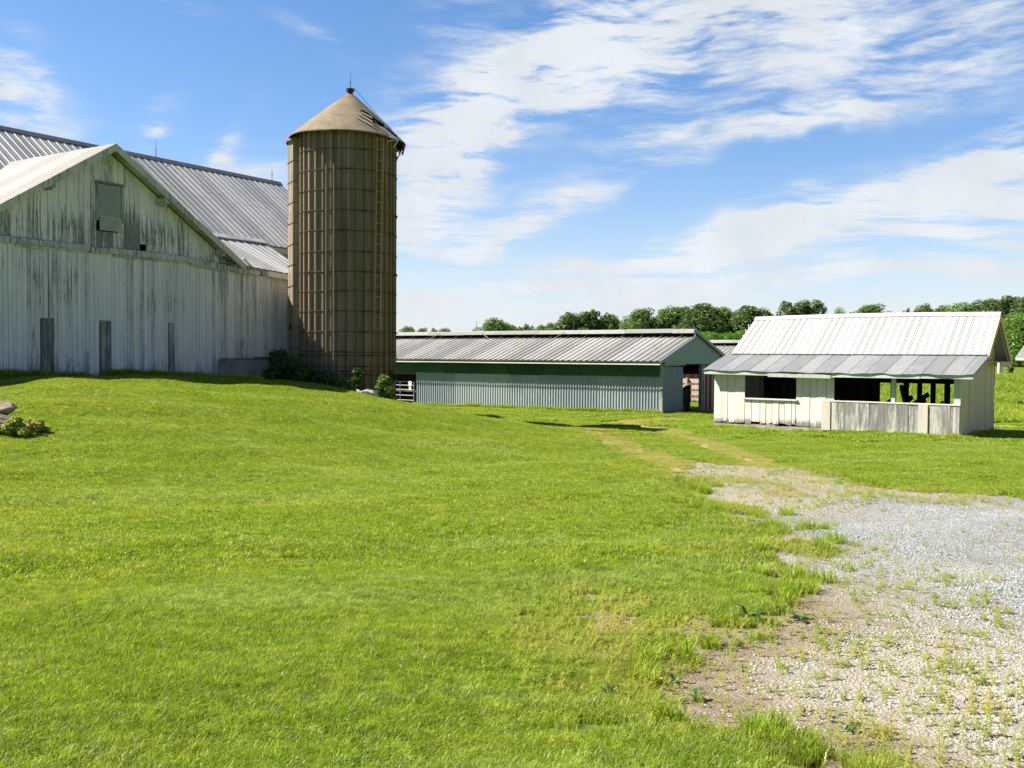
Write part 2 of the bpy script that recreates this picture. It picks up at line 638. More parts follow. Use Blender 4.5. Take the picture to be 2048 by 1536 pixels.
M['pb_roof'] = mat_metal('cattle_barn_roof_metal', (0.27, 0.27, 0.26), (0.40, 0.40, 0.385), 0.45, 0.15, 0.4, rust_amt=0.03)
M['pb_cap'] = mat_metal('cattle_barn_ridge_metal', (0.44, 0.44, 0.42), (0.54, 0.54, 0.52), 0.5, 0.1, 0.2, rust_amt=0.12, rust=(0.35, 0.2, 0.13))
M['green_metal'] = mat_metal('green_sheet', (0.016, 0.07, 0.026), (0.03, 0.10, 0.038), 0.6, 0.1, 0.4, rust_amt=0.12, rust=(0.14, 0.13, 0.07))
M['grey_sheet'] = mat_metal('grey_corrugated_sheet', (0.28, 0.335, 0.38), (0.41, 0.455, 0.485), 0.5, 0.1, 0.35, rust_amt=0.05, rust=(0.30, 0.26, 0.2))
M['blue_sheet'] = mat_metal('blue_grey_siding', (0.25, 0.315, 0.345), (0.29, 0.355, 0.38), 0.55, 0.05, 0.1)
M['door_sheet'] = mat_metal('blue_grey_door', (0.15, 0.205, 0.25), (0.19, 0.25, 0.295), 0.55, 0.05, 0.2)
M['red_board'] = mat_boards('red_boards', (0.26, 0.04, 0.03), (0.20, 0.10, 0.08), 0.20, 5.0)
M['gate'] = mat_plain('galvanised_tube', (0.26, 0.24, 0.24), (0.38, 0.355, 0.35), 8, 0.45, 0.1, metallic=0.5)
M['sheet_white'] = mat_plain('white_plastic', (0.7, 0.7, 0.66), (0.8, 0.8, 0.76), 5, 0.6, 0.1)
M['plank'] = mat_plain('pale_plank', (0.42, 0.38, 0.32), (0.58, 0.54, 0.47), 3, 0.85, 0.3, (1, 1, 6))
M['shed_white'] = mat_boards('shed_white_boards', (0.80, 0.765, 0.745), (0.35, 0.325, 0.30), 0.32, 6.0, 0.42, lz=(0.05, 0.55))
M['shed_end'] = mat_boards('shed_end_boards', (0.88, 0.68, 0.45), (0.34, 0.31, 0.26), 0.30, 9.0, 0.10)
M['shed_bare'] = mat_boards('shed_bare_boards', (0.62, 0.60, 0.55), (0.30, 0.295, 0.285), 0.78, 8.0, 0.0, wood2=(0.15, 0.15, 0.145))
M['shed_pink'] = mat_boards('shed_pinkish_boards', (0.66, 0.60, 0.54), (0.48, 0.42, 0.37), 0.35, 2.5, 0.0)
M['shed_fascia'] = mat_boards('shed_fascia_boards', (0.55, 0.62, 0.58), (0.24, 0.24, 0.19), 0.36, 1.5)
M['shed_up'] = mat_metal('shed_white_roof_metal', (0.40, 0.40, 0.41), (0.49, 0.49, 0.50), 0.5, 0.05, 0.25)
M['seam'] = mat_plain('dark_seam', (0.20, 0.20, 0.21), (0.28, 0.28, 0.29), 8, 0.6, 0.1)
M['shed_low'] = mat_metal('shed_grey_roof_metal', (0.22, 0.23, 0.245), (0.30, 0.31, 0.325), 0.5, 0.1, 0.5, rust_amt=0.06, rust=(0.34, 0.29, 0.25))
M['pane'] = mat_plain('dusty_dark_glass', (0.05, 0.065, 0.08), (0.09, 0.11, 0.12), 2.0, 0.35, 0.05)
M['stone'] = mat_plain('rough_stone', (0.30, 0.27, 0.23), (0.50, 0.46, 0.40), 2.5, 0.9, 0.6)
M['bark'] = mat_plain('bark', (0.05, 0.042, 0.034), (0.11, 0.095, 0.08), 3, 0.95, 0.6, (1, 1, 0.3))
M['cone'] = mat_plain('silo_roof_felt', (0.19, 0.155, 0.105), (0.29, 0.245, 0.175), 2.6, 0.95, 0.35)
M['low_wall'] = mat_plain('pinkish_concrete', (0.44, 0.33, 0.26), (0.56, 0.44, 0.36), 1.5, 0.9, 0.3)


def mat_silo():
    m, n = new_mat('silo_staves')
    tc = n.n('ShaderNodeTexCoord').outputs['Object']
    rnd = n.attr('rnd')
    st = n.noise(n.scale(tc, (3.5, 3.5, 0.18)), 1.0, 6, 0.65)
    st2 = n.noise(n.scale(tc, (6, 6, 0.35), (3, 2, 8)), 1.0, 6, 0.65)
    fine = n.noise(n.scale(tc, (14, 14, 14)), 1.0, 5, 0.65)
    c = n.mix(n.smooth(st, 0.3, 0.7), (0.18, 0.148, 0.105), (0.41, 0.34, 0.25))
    c = n.mix(n.smooth(fine, 0.3, 0.75, 0.0, 0.45), c, (0.15, 0.12, 0.08))
    sx = n.n('ShaderNodeSeparateXYZ', i0=tc)
    # moss-green and orange runs on the right; the moss tone also paints shade there
    side = n.smooth(sx.outputs[0], -0.2, 1.4)
    og = n.m('MULTIPLY', n.smooth(st2, 0.45, 0.57), side)
    c = n.mix(n.m('MULTIPLY', og, 0.85), c, (0.33, 0.165, 0.045))
    gr = n.m('MULTIPLY', n.smooth(n.noise(n.scale(tc, (4, 4, 0.25), (9, 5, 1)), 1.0, 5, 0.6), 0.38, 0.66), n.smooth(sx.outputs[0], -1.2, 0.9))
    c = n.mix(n.m('MULTIPLY', gr, 0.6), c, (0.14, 0.125, 0.065))
    c = n.mix(n.m('MULTIPLY', n.m('SUBTRACT', rnd, 0.3), 0.85), c, (0.17, 0.145, 0.10))
    # course joints
    jz = n.m('PINGPONG', n.m('ADD', sx.outputs[2], n.m('MULTIPLY', n.m('GREATER_THAN', rnd, 0.5), 0.36)), 0.364)
    jm = n.smooth(jz, 0.0, 0.012, 0.5, 0.0)
    c = n.mix(jm, c, (0.09, 0.08, 0.065))
    finish(n, c, 0.92, n.bump(fine, 0.3, 0.015), spec=0.15)
    return m


M['silo'] = mat_silo()
M['conduit'] = mat_plain('tan_conduit', (0.26, 0.22, 0.16), (0.36, 0.31, 0.23), 5, 0.8, 0.2)

# ------------------------------------------------------------------ BARN
FB = Frame(BO[0], BO[1], E - 0.83, math.atan2(BU[1], BU[0]))
barn = thing('bank_barn', FB, 'large weathered white barn with projecting gable and ribbed grey metal roof', 'barn')
rng = random.Random(3)


def boards(mb, xa, xb, zb, zt, y, th, wmean, rng, holes=(), gap=0.007, jit=0.008, rag=0.0, var=0.25, rr=(0, 1)):
    """vertical boards from xa to xb; zb and zt are functions of x"""
    x = xa
    while x < xb - 0.01:
        w = wmean * (1 + rng.uniform(-var, var))
        if x + w > xb - wmean * 0.4:
            w = xb - x
        a, b = x + gap / 2, x + w - gap / 2
        dy = rng.uniform(-jit, jit)
        rv = rng.uniform(*rr)
        segs = [(None, None)]
        xm = (a + b) / 2
        lo = [zb(a) + rng.uniform(0, rag), zb(b) + rng.uniform(0, rag)]
        hi = [zt(a), zt(b)]
        parts = []
        hs = sorted([h for h in holes if h[0] < xm < h[1]], key=lambda h: h[2])
        cur = lo
        for h in hs:
            parts.append((cur, [h[2], h[2]]))
            cur = [h[3], h[3]]
        parts.append((cur, hi))
        for (l, t) in parts:
            if max(t[0] - l[0], t[1] - l[1]) < 0.02:
                continue
            t = [max(t[0], l[0] + 0.005), max(t[1], l[1] + 0.005)]
            mb.hexa([(a, y + dy, l[0]), (b, y + dy, l[1]), (b, y + dy + th, l[1]), (a, y + dy + th, l[0]),
                     (a, y + dy, t[0]), (b, y + dy, t[1]), (b, y + dy + th, t[1]), (a, y + dy + th, t[0])], rv)
        x += w


def lerp(xs, ys):
    return lambda x: float(np.interp(x, xs, ys))


def ribbed(mb, p00, p10, p01, p11, n, hrib, prof, nv=1, wob=0.0, rng=None, rr=None):
    """sheet between an edge p00-p10 and an edge p01-p11, ribs run from the first edge to the second.
    prof: list of (fraction of one pitch, height fraction)"""
    p00, p10, p01, p11 = map(Vector, (p00, p10, p01, p11))
    nrm = (p10 - p00).cross(p01 - p00).normalized()
    if nrm.z < 0:
        nrm = -nrm
    us = []
    for k in range(n):
        for (f, h) in prof:
            us.append(((k + f) / n, h, k))
    us.append((1.0, prof[0][1], n - 1))
    base = len(mb.v)
    for j in range(nv + 1):
        v = j / nv
        for (u, h, k) in us:
            p = (p00 * (1 - u) + p10 * u) * (1 - v) + (p01 * (1 - u) + p11 * u) * v
            d = h * hrib
            if wob:
                d += wob * math.sin(u * 23 + v * 5) * math.sin(v * 9 + u * 7) + wob * 0.6 * math.sin(k * 12.9)
            mb.v.append(tuple(p + nrm * d))
            mb.r.append(((k // 3) * 0.618) % 1.0 if rr is None else rr)
    w = len(us)
    for j in range(nv):
        for i in range(w - 1):
            a = base + j * w + i
            mb.f.append((a, a + 1, a + w + 1, a + w))


def slab(mb, p00, p10, p01, p11, th, rnd=0.5):
    """thin roof deck, top face through the four points"""
    p00, p10, p01, p11 = map(Vector, (p00, p10, p01, p11))
    n = (p10 - p00).cross(p01 - p00).normalized()
    if n.z < 0:
        n = -n
    d = n * th
    mb.hexa([p00 - d, p10 - d, p11 - d, p01 - d, p00, p10, p11, p01], rnd)


RIB = [(0.0, 0), (0.36, 0), (0.41, 1), (0.50, 1), (0.80, 0)]

RIBW = [(0.0, 0), (0.30, 0), (0.40, 1), (0.62, 1), (0.72, 0)]

# lower wall with its two sliding doors
def bx(px, py=600, y=0.0):
    return FB.on_y(px, py, y)[0]

x_d0 = bx(94)
x_d1 = bx(219)
topw = lerp([-30, -5, -3.1, -0.3, 1.6], [4.02, 4.0, 3.86, 3.62, 3.5])
p1 = (bx(79), bx(101))
p2 = (bx(198), bx(219))
p3 = (bx(335), bx(348))
pz = FB.on_y(90, 636, 0)[1]
pz2 = FB.on_y(210, 641, 0)[1]
pz3 = FB.on_y(341, 646, 0)[1]
mb = MB()
boards(mb, -26, x_d0 - 0.012, lambda x: -0.5, topw, -0.07, 0.03, 0.15, rng, holes=[(p1[0], p1[1], -0.6, pz)], gap=0.011)
o = mb.build('sliding_door', M['barn_low'], barn)
mb = MB()
boards(mb, x_d0 + 0.012, x_d1, lambda x: -0.5, topw, -0.07, 0.03, 0.15, rng, holes=[(p1[0], p1[1], -0.6, pz), (p2[0], p2[1], -0.6, pz2)], gap=0.011)
mb.build('sliding_door', M['barn_low'], barn)
mb = MB()
boards(mb, x_d1 + 0.04, 1.35, lambda x: -0.8, topw, -0.01, 0.03, 0.14, rng, holes=[(p3[0], p3[1], -0.9, pz3)], gap=0.011)
mb.box(-26, 1.3, 0.10, 0.16, -0.9, 3.5, 0.2)
mb.build('lower_wall', M['barn_low'], barn)
for (a, b, zt, k) in ((p1[0], p1[1], pz, 2), (p2[0], p2[1], pz2, 2), (p3[0], p3[1], pz3, 1)):
    mb = MB()
    boards(mb, a + 0.01, b - 0.01, lambda x: -0.5, lambda x: zt - 0.02, -0.06 if k == 2 else -0.035, 0.025, (b - a) / k, rng, jit=0.012, gap=0.03 if k == 2 else 0.01, var=0.1, rr=(0.5, 1))
    build_each(mb, 'repair_board', M['bare_board'], barn)
# track beam over the doors
mb = MB()
xs = [-26, -14, -11.2, -8.6, -7.9, -5.4, -4.9, -3.0, -1.9]
for i in range(len(xs) - 1):
    a, b = xs[i], xs[i + 1] - 0.02
    za, zb_ = topw(a) + 0.02, topw(b) + 0.02
    jz = rng.uniform(-0.025, 0.025)
    yo = -0.16 + rng.uniform(-0.02, 0.02)
    mb.hexa([(a, yo, za - 0.07 + jz), (b, yo, zb_ - 0.07 + jz), (b, 0.1, zb_ - 0.02 + jz), (a, 0.1, za - 0.02 + jz),
             (a, yo + 0.02, za + 0.11 + jz), (b, yo + 0.02, zb_ + 0.11 + jz), (b, 0.1, zb_ + 0.16 + jz), (a, 0.1, za + 0.16 + jz)], rng.random())
    if i % 2 == 0:
        mb.hexa([(a + 0.2, yo + 0.03, za - 0.15 + jz), (b - 0.1, yo + 0.03, zb_ - 0.13 + jz), (b - 0.1, 0.02, zb_ - 0.13 + jz), (a + 0.2, 0.02, za - 0.15 + jz),
                 (a + 0.2, yo + 0.03, za - 0.075 + jz), (b - 0.1, yo + 0.03, zb_ - 0.075 + jz), (b - 0.1, 0.02, zb_ - 0.075 + jz), (a + 0.2, 0.02, za - 0.075 + jz)], rng.random())
mb.build('track_beam', M['beam'], barn)

# gable over the doors
GT, GZ, GS = -7.87, 7.41, 0.632
GW = 5.35
def gtop(x):
    return GZ - 0.16 - GS * abs(x - GT)
lx0, lz0 = FB.on_y(194, 460, 0.1)
lx1, lz1 = FB.on_y(239, 376, 0.1)
hx, hz_ = FB.on_y(286, 500, 0.1)
mb = MB()
boards(mb, GT - 5.2, GT + 5.0, lambda x: 4.05, lambda x: max(gtop(x), 4.06), 0.07, 0.03, 0.21, rng, gap=0.013, holes=[(lx0 + 0.03, lx1 - 0.03, lz0 - 0.02, lz1), (hx - 0.11, hx + 0.1, 4.0, 4.40)])
mb.build('gable_wall', M['barn_gable'], barn)
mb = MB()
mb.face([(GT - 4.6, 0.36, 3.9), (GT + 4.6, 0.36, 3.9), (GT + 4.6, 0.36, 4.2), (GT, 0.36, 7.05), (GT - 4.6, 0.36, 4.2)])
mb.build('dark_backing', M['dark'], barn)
# louvre
lou = MB()
fw = 0.075
lou.box(lx0 - fw, lx0, 0.0, 0.09, lz0 + 0.3, lz1 + 0.02, 0.4)
lou.box(lx1, lx1 + fw, 0.0, 0.09, lz0 + 0.3, lz1 + 0.02, 0.6)
lou.box(lx0 - fw - 0.02, lx1 + fw + 0.02, -0.02, 0.09, lz1 + 0.022, lz1 + 0.10, 0.9)
lo = lou.build('louvre_frame', M['bare_board'], barn)
sl_ = MB()
nsl = 20
for k in range(nsl):
    z = lz0 + (lz1 - lz0) * (k + 0.5) / nsl
    hh = (lz1 - lz0) / nsl
    yy = 0.03 if k >= 6 else -0.03
    sl_.hexa([(lx0 + 0.01, yy - 0.03, z - hh * 0.5), (lx1 - 0.01, yy - 0.03, z - hh * 0.5), (lx1 - 0.01, yy - 0.01, z - hh * 0.5), (lx0 + 0.01, yy - 0.01, z - hh * 0.5),
              (lx0 + 0.01, yy + 0.012, z + hh * 0.46), (lx1 - 0.01, yy + 0.012, z + hh * 0.46), (lx1 - 0.01, yy + 0.027, z + hh * 0.46), (lx0 + 0.01, yy + 0.027, z + hh * 0.46)], 0.2 + 0.6 * (k < 6))
sl_.build('louvre_slats', M['louvre'], lo)

# gable roof
mb = MB()
yb = 5.6
for sgn in (-1, 1):
    ex, ez = GT + sgn * GW, GZ - GS * GW
    ribbed(mb, (GT, -0.42, GZ), (GT, yb, GZ), (ex, -0.42, ez), (ex, yb, ez), 17, 0.010, RIB, nv=6, wob=0.006)
    slab(mb, (GT, -0.40, GZ - 0.02), (GT, yb, GZ - 0.02), (ex, -0.40, ez - 0.02), (ex, yb, ez - 0.02), 0.05)
mb.build('gable_roof', M['gable_roof'], barn)
for sgn in (-1, 1):
    mb = MB()
    N = 5
    for k in range(N):
        a, b = k / N, (k + 1) / N - 0.004
        xa, xb = GT + sgn * GW * a, GT + sgn * GW * b
        za, zb_ = GZ - GS * GW * a, GZ - GS * GW * b
        dd = rng.uniform(-0.012, 0.012)
        pts = [(xa, -0.44 + dd, za - 0.24), (xb, -0.44 + dd, zb_ - 0.24), (xb, -0.405 + dd, zb_ - 0.24), (xa, -0.405 + dd, za - 0.24),
               (xa, -0.44 + dd, za + 0.0), (xb, -0.44 + dd, zb_ + 0.0), (xb, -0.405 + dd, zb_ + 0.0), (xa, -0.405 + dd, za + 0.0)]
        mb.hexa(pts, rng.random())
    mb.build('rake_board', M['old_trim'], barn)
    mb = MB()
    for k in range(9):                       # soffit boards under the overhang
        a, b = k / 9, (k + 1) / 9 - 0.003
        xa, xb = GT + sgn * GW * a, GT + sgn * GW * b
        za, zb_ = GZ - GS * GW * a - 0.085, GZ - GS * GW * b - 0.085
        mb.hexa([(xa, -0.40, za - 0.02), (xb, -0.40, zb_ - 0.02), (xb, 0.06, zb_ - 0.02), (xa, 0.06, za - 0.02),
                 (xa, -0.40, za), (xb, -0.40, zb_), (xb, 0.06, zb_), (xa, 0.06, za)], rng.random())
    mb.build('soffit', M['old_trim'], barn)
for (px_, py_) in ((97, 371), (327, 404), (444, 506)):
    x, z = FB.on_y(px_, py_, -0.2)
    mb = MB()
    mb.box(x - 0.10, x + 0.10, -0.39, 0.06, z - 0.06, z + 0.12, 0.8)
    mb.box(x - 0.07, x + 0.07, -0.30, 0.06, z - 0.12, z - 0.062, 0.6)
    mb.build('outlooker', M['old_trim'], barn)
# broken corner under the rake foot
mb = MB()
mb.box(-2.75, -2.66, -0.12, 0.0, 3.72, 4.2, 0.3)
mb.bar((-2.5, -0.15, 4.05), (-1.5, -0.12, 3.80), 0.04, 0.10, rnd=0.9)
mb.bar((-2.3, -0.02, 4.3), (-1.7, -0.05, 3.85), 0.05, 0.07, rnd=0.2)
mb.bar((-2.1, -0.14, 3.84), (-1.62, -0.14, 3.76), 0.02, 0.17, rnd=0.0)
build_each(mb, 'broken_board', M['old_trim'], barn)

# lean-to roof between the gable and the main eave
mb = MB()
lz_ = lerp([-3, 0, 1.4], [4.05, 3.86, 3.78])
ribbed(mb, (-4.6, 2.55, 5.32), (1.28, 2.55, 5.30), (-3.0, -0.18, lz_(-3.0)), (1.28, -0.18, lz_(1.28)), 15, 0.020, RIB, nv=4, wob=0.004)
slab(mb, (-4.6, 2.5, 5.27), (1.26, 2.5, 5.25), (-2.9, -0.14, lz_(-3.0) - 0.03), (1.26, -0.14, lz_(1.28) - 0.03), 0.04)
ribbed(mb, (-27, 2.55, 5.30), (-11.2, 2.55, 5.32), (-27, -0.18, 4.0), (-12.9, -0.18, 4.0), 44, 0.028, RIB, nv=3, wob=0.004)
mb.build('lean_to_roof', M['barn_roof'], barn)
mb = MB()
mb.hexa([(-1.25, -0.20, lz_(-1.25) - 0.24), (1.26, -0.20, lz_(1.26) - 0.24), (1.26, -0.17, lz_(1.26) - 0.24), (-1.25, -0.17, lz_(-1.25) - 0.24),
         (-1.25, -0.20, lz_(-1.25) - 0.035), (1.26, -0.20, lz_(1.26) - 0.035), (1.26, -0.17, lz_(1.26) - 0.035), (-1.25, -0.17, lz_(-1.25) - 0.035)], 0.1)
mb.build('fascia_board', M['trim'], barn)
# main roof
RZ, EZ, RY, EY = 9.0, 5.25, 7.5, 2.5
mb = MB()
ribbed(mb, (-27, RY, RZ), (6.83, RY, RZ), (-27, EY, EZ), (6.83, EY, EZ), 102, 0.017, RIB, nv=5, wob=0.004)
ribbed(mb, (-27, RY, RZ), (6.83, RY, RZ), (-27, 2 * RY - EY, EZ), (6.83, 2 * RY - EY, EZ), 60, 0.03, RIB, nv=2)
slab(mb, (-27, RY, RZ - 0.03), (6.8, RY, RZ - 0.03), (-27, EY + 0.03, EZ - 0.01), (6.8, EY + 0.03, EZ - 0.01), 0.06)
slab(mb, (-27, RY + 0.08, RZ - 0.09), (6.8, RY + 0.08, RZ - 0.09), (-27, 2 * RY - EY, EZ - 0.03), (6.8, 2 * RY - EY, EZ - 0.03), 0.06)
mb.build('main_roof', M['barn_roof'], barn)
mb = MB()
mb.hexa([(-27, RY - 0.2, RZ - 0.11), (6.86, RY - 0.2, RZ - 0.11), (6.86, RY + 0.2, RZ - 0.11), (-27, RY + 0.2, RZ - 0.11),
         (-27, RY - 0.02, RZ + 0.075), (6.86, RY - 0.02, RZ + 0.075), (6.86, RY + 0.02, RZ + 0.075), (-27, RY + 0.02, RZ + 0.075)])
mb.build('ridge_cap', M['ridge_cap'], barn)
# flashing where the two roofs meet
mb = MB()
for k in range(9):
    xa = -4.6 + 0.65 * k
    mb.hexa([(xa, 2.42, 5.30 + 0.01 * (k % 2)), (xa + 0.66, 2.42, 5.30), (xa + 0.66, 2.75, 5.485), (xa, 2.75, 5.485 + 0.01 * (k % 2)),
             (xa, 2.42, 5.315 + 0.01 * (k % 2)), (xa + 0.66, 2.42, 5.315), (xa + 0.66, 2.75, 5.50), (xa, 2.75, 5.50 + 0.01 * (k % 2))], (k * 0.37) % 1)
mb.build('roof_flashing', M['barn_roof'], barn)
mb = MB()
boards(mb, 1.2, 6.5, lambda x: -1.5, lambda x: 5.2, 2.75, 0.03, 0.2, rng)
mb.box(-26, 6.5, 2.85, 2.9, -1.5, 5.15)
mb.box(-26, 6.5, 12.1, 12.2, -1.5, 5.15)
mb.box(-26, -25.9, 2.9, 12.1, -1.5, 5.2)
mb.box(6.4, 6.5, 2.9, 12.1, -1.5, 5.2)
for xx in (6.45, -25.95):
    mb.hexa([(xx - 0.05, 2.6, 5.2), (xx + 0.05, 2.6, 5.2), (xx + 0.05, 12.4, 5.2), (xx - 0.05, 12.4, 5.2),
             (xx - 0.05, RY - 0.05, 8.85), (xx + 0.05, RY - 0.05, 8.85), (xx + 0.05, RY + 0.05, 8.85), (xx - 0.05, RY + 0.05, 8.85)])
mb.build('main_wall', M['barn_gable'], barn)
mb = MB()
mb.box(1.3, 6.8, 2.50, 2.53, EZ - 0.28, EZ - 0.07, 0.3)
build_each(mb, 'eave_board', M['trim'], barn)
for px_ in (312, 544):
    x = FB.on_y(px_, 320 if px_ < 400 else 360, RY)[0]
    mb = MB()
    hgt = 0.75 if px_ < 400 else 0.72
    mb.tube([(x, RY, RZ + 0.05), (x, RY, RZ + hgt * 0.5), (x, RY, RZ + hgt)], [0.018, 0.014, 0.005], 6)
    mb.tube([(x, RY, RZ + 0.30), (x, RY, RZ + 0.335), (x, RY, RZ + 0.37)], [0.012, 0.04, 0.012], 8)
    mb.build('lightning_rod', M['rod'], barn)
# concrete trough base at the wall foot
xa, _ = FB.on_y(455, 740, -0.5)
xb, _ = FB.on_y(555, 740, -0.5)
zt_ = FB.on_y(500, 719, -0.5)[1]
blk = thing('concrete_block', FB.w((xa + xb) / 2, -0.3, -0.8), 'stained concrete block base with dark plank on top at the barn wall', 'foundation', rotz=FB.ang)
hw = (xb - xa) / 2
mb = MB()
mb.box(-hw, hw, -0.22, 0.26, -0.3, zt_ + 0.8, 0.5)
mb.build('concrete_body', M['concrete'], blk)
mb = MB()
mb.box(-hw - 0.03, hw * 0.8, -0.25, 0.1, zt_ + 0.803, zt_ + 0.84, 0.5)
mb.box(hw * 0.25, hw * 0.6, -0.15, 0.05, zt_ + 0.843, zt_ + 0.90, 0.5)
build_each(mb, 'cover_plank', M['timber'], blk)

# ------------------------------------------------------------------ SILO
SX, SY = -6.2, 37.6
FS = Frame(SX, SY, 0.0, math.atan2(0.163, 0.987))
silo = thing('stave_silo', (SX, SY, -0.6), 'tall brown concrete stave silo with damaged conical roof and ladder', 'silo', rotz=FS.ang)
SB = -0.6                                   # base height in the world
SR = 1.83


def srel(py, Y=35.8):                       # photo row on the near face -> height above the silo base
    return (708 - py) / FPX * Y + E - SB


mb = MB()
NST = 36
ztop = srel(262, 36.2)
rs = random.Random(8)
prof = []
for k in range(NST):
    a0 = 2 * math.pi * k / NST
    w = 2 * math.pi / NST
    rr_ = rs.random()
    for f, dr in ((0.0, 0.0), (0.22, 0.0), (0.27, -0.10), (0.60, -0.105), (0.96, -0.09)):
        prof.append((a0 + w * f, SR + dr, rr_))
zs = [-1.2, 0.5, 3.0, 6.0, ztop]
b0 = len(mb.v)
for z in zs:
    for (a, r_, q) in prof:
        mb.v.append((r_ * math.sin(a), -r_ * math.cos(a), z))
        mb.r.append(q)
npf = len(prof)
for j in range(len(zs) - 1):
    for i in range(npf):
        mb.f.append((b0 + j * npf + i, b0 + j * npf + (i + 1) % npf, b0 + (j + 1) * npf + (i + 1) % npf, b0 + (j + 1) * npf + i))
mb.build('stave_wall', M['silo'], silo)

hoops = [299, 339.5, 380, 421, 461, 503, 543, 582, 622, 663.4, 703.7, 710.5, 733, 742, 749.5]
for k, py_ in enumerate(hoops):
    z = srel(py_)
    mb = MB()
    pts = [((SR + 0.014) * math.sin(a), -(SR + 0.014) * math.cos(a), z + 0.008 * math.sin(3 * a + k)) for a in [2 * math.pi * i / 72 for i in range(72)]]
    mb.tube(pts, 0.0115, 6, closed=True)
    h = mb.build('hoop', M['iron'], silo, True)
    mb = MB()
    for a in ((R(-52), R(18), R(75)) if k % 3 == 0 else (R(-4), R(62)) if k % 3 == 1 else (R(22), R(-60))):
        for q in (-0.055, 0.055):
            aa = a + q
            c = Vector(((SR + 0.03) * math.sin(aa), -(SR + 0.03) * math.cos(aa), z))
            t_ = Vector((math.cos(aa), math.sin(aa), -0.18 if q > 0 else 0.18)).normalized()
            mb.bar(c - t_ * 0.07, c + t_ * 0.07, 0.05, 0.045)
    build_each(mb, 'hoop_lug', M['iron'], h)

# conical roof, torn open on its right
RE = 2.16
ze = srel(287, 37.6)
za = srel(193, 37.6)
apx, apy = 0.10, 0.0
mb = MB()
NA, NR = 180, 40


def cone_pt(a, q):
    """a: angle, q: 0 apex .. 1 eave"""
    prof_q = q ** 1.06
    r_ = 0.10 + (RE - 0.10) * q
    z = za + (ze - za) * prof_q - 0.10 * math.sin(a) * q * 0.5 + 0.012 * math.sin(5 * a) * q
    lean = (1 - q)
    return Vector((r_ * math.sin(a) + apx * lean, -r_ * math.cos(a), z))


def torn(a, q):
    d = math.degrees(a)
    d = (d + 180) % 360 - 180
    wob = 3.0 * math.sin(q * 31) + 2.0 * math.sin(q * 57 + 1)
    lo_ = 20 + 50 * (q - 0.47) + wob * 0.7
    hi_ = float(np.interp(q, [0.45, 0.5, 0.65, 0.8, 1.0], [28, 40, 56, 62, 67])) + wob * 0.8
    return 0.46 < q < 0.985 and lo_ < d < hi_ and not (q > 0.90 and d < 46)


for i in range(NA):
    for j in range(NR):
        a0, a1 = 2 * math.pi * i / NA, 2 * math.pi * (i + 1) / NA
        q0, q1 = j / NR, (j + 1) / NR
        if torn((a0 + a1) / 2, (q0 + q1) / 2):
            continue
        P = [cone_pt(a0, q0), cone_pt(a1, q0), cone_pt(a1, q1), cone_pt(a0, q1)]
        dn = Vector((0, 0, -0.045))
        i0 = len(mb.v)
        mb.v += [tuple(p) for p in P] + [tuple(p + dn) for p in P]
        mb.r += [0.5] * 8
        for f in ((3, 2, 1, 0), (4, 5, 6, 7), (0, 1, 5, 4), (1, 2, 6, 5), (2, 3, 7, 6), (3, 0, 4, 7)):
            mb.f.append(tuple(i0 + k for k in f))
roof = mb.build('conical_roof', M['cone'], silo)
mb = MB()
for i in range(24):
    a = 2 * math.pi * i / 24
    p, q = cone_pt(a, 0.06), cone_pt(a, 0.98)
    mb.bar(p - Vector((0, 0, 0.11)), q - Vector((0, 0, 0.11)), 0.045, 0.08)
for qq in (0.45, 0.62, 0.8):
    pts = [cone_pt(2 * math.pi * i / 40, qq) - Vector((0, 0, 0.19)) for i in range(40)]
    mb.tube(pts, 0.03, 5, closed=True)
build_each(mb, 'rafter', M['dark'], roof)
# loose slats beside the tear, hanging flap, hatch panel
mb = MB()
for k, (d0, q0, d1, q1) in enumerate(((10, 0.70, 27, 0.875), (15, 0.61, 30, 0.78), (20, 0.55, 34, 0.68))):
    p, q = cone_pt(R(d0), q0), cone_pt(R(d1), q1)
    up = Vector((math.sin(R(d0)), -math.cos(R(d0)), 1.3)).normalized()
    mb.bar(p + up * 0.035, q + up * (0.05 + 0.01 * k), 0.055, 0.03, up=up, rnd=k * 0.3)
build_each(mb, 'loose_slat', M['plank'], roof)
mb = MB()
p = cone_pt(R(43), 0.88)
up = Vector((math.sin(R(48)), -math.cos(R(48)), 1.2)).normalized()
t_ = Vector((math.cos(R(48)), math.sin(R(48)), 0))
dwn = up.cross(t_).normalized()
if dwn.z > 0:
    dwn = -dwn
c0 = p + up * -0.05
mb.hexa([c0 - t_ * 0.10 - dwn * 0.35, c0 + t_ * 0.26 - dwn * 0.3, c0 + t_ * 0.42 + dwn * 0.42, c0 - t_ * 0.02 + dwn * 0.42,
         c0 - t_ * 0.10 - dwn * 0.35 + up * 0.03, c0 + t_ * 0.26 - dwn * 0.3 + up * 0.03, c0 + t_ * 0.42 + dwn * 0.42 + up * 0.03, c0 - t_ * 0.02 + dwn * 0.42 + up * 0.03])
mb.build('hatch_panel', M['grey_sheet'], roof)
mb = MB()
rs = random.Random(4)
for k in range(9):
    a = R(78 + 3.6 * k)
    e = cone_pt(a, 1.0)
    L = rs.uniform(0.16, 0.42)
    o_ = Vector((math.sin(a), -math.cos(a), 0))
    e2 = e - o_ * rs.uniform(0.05, 0.2) + Vector((0, 0, -L))
    t_ = Vector((math.cos(a), math.sin(a), 0)) * 0.075
    mb.hexa([e2 - t_ * 0.5 - o_ * 0.02, e2 + t_ * 0.7 - o_ * 0.02, e2 + t_ * 0.7, e2 - t_ * 0.5,
             e - t_ - o_ * 0.03, e + t_ - o_ * 0.03, e + t_, e - t_])
build_each(mb, 'torn_flap', M['iron'], roof)
mb = MB()
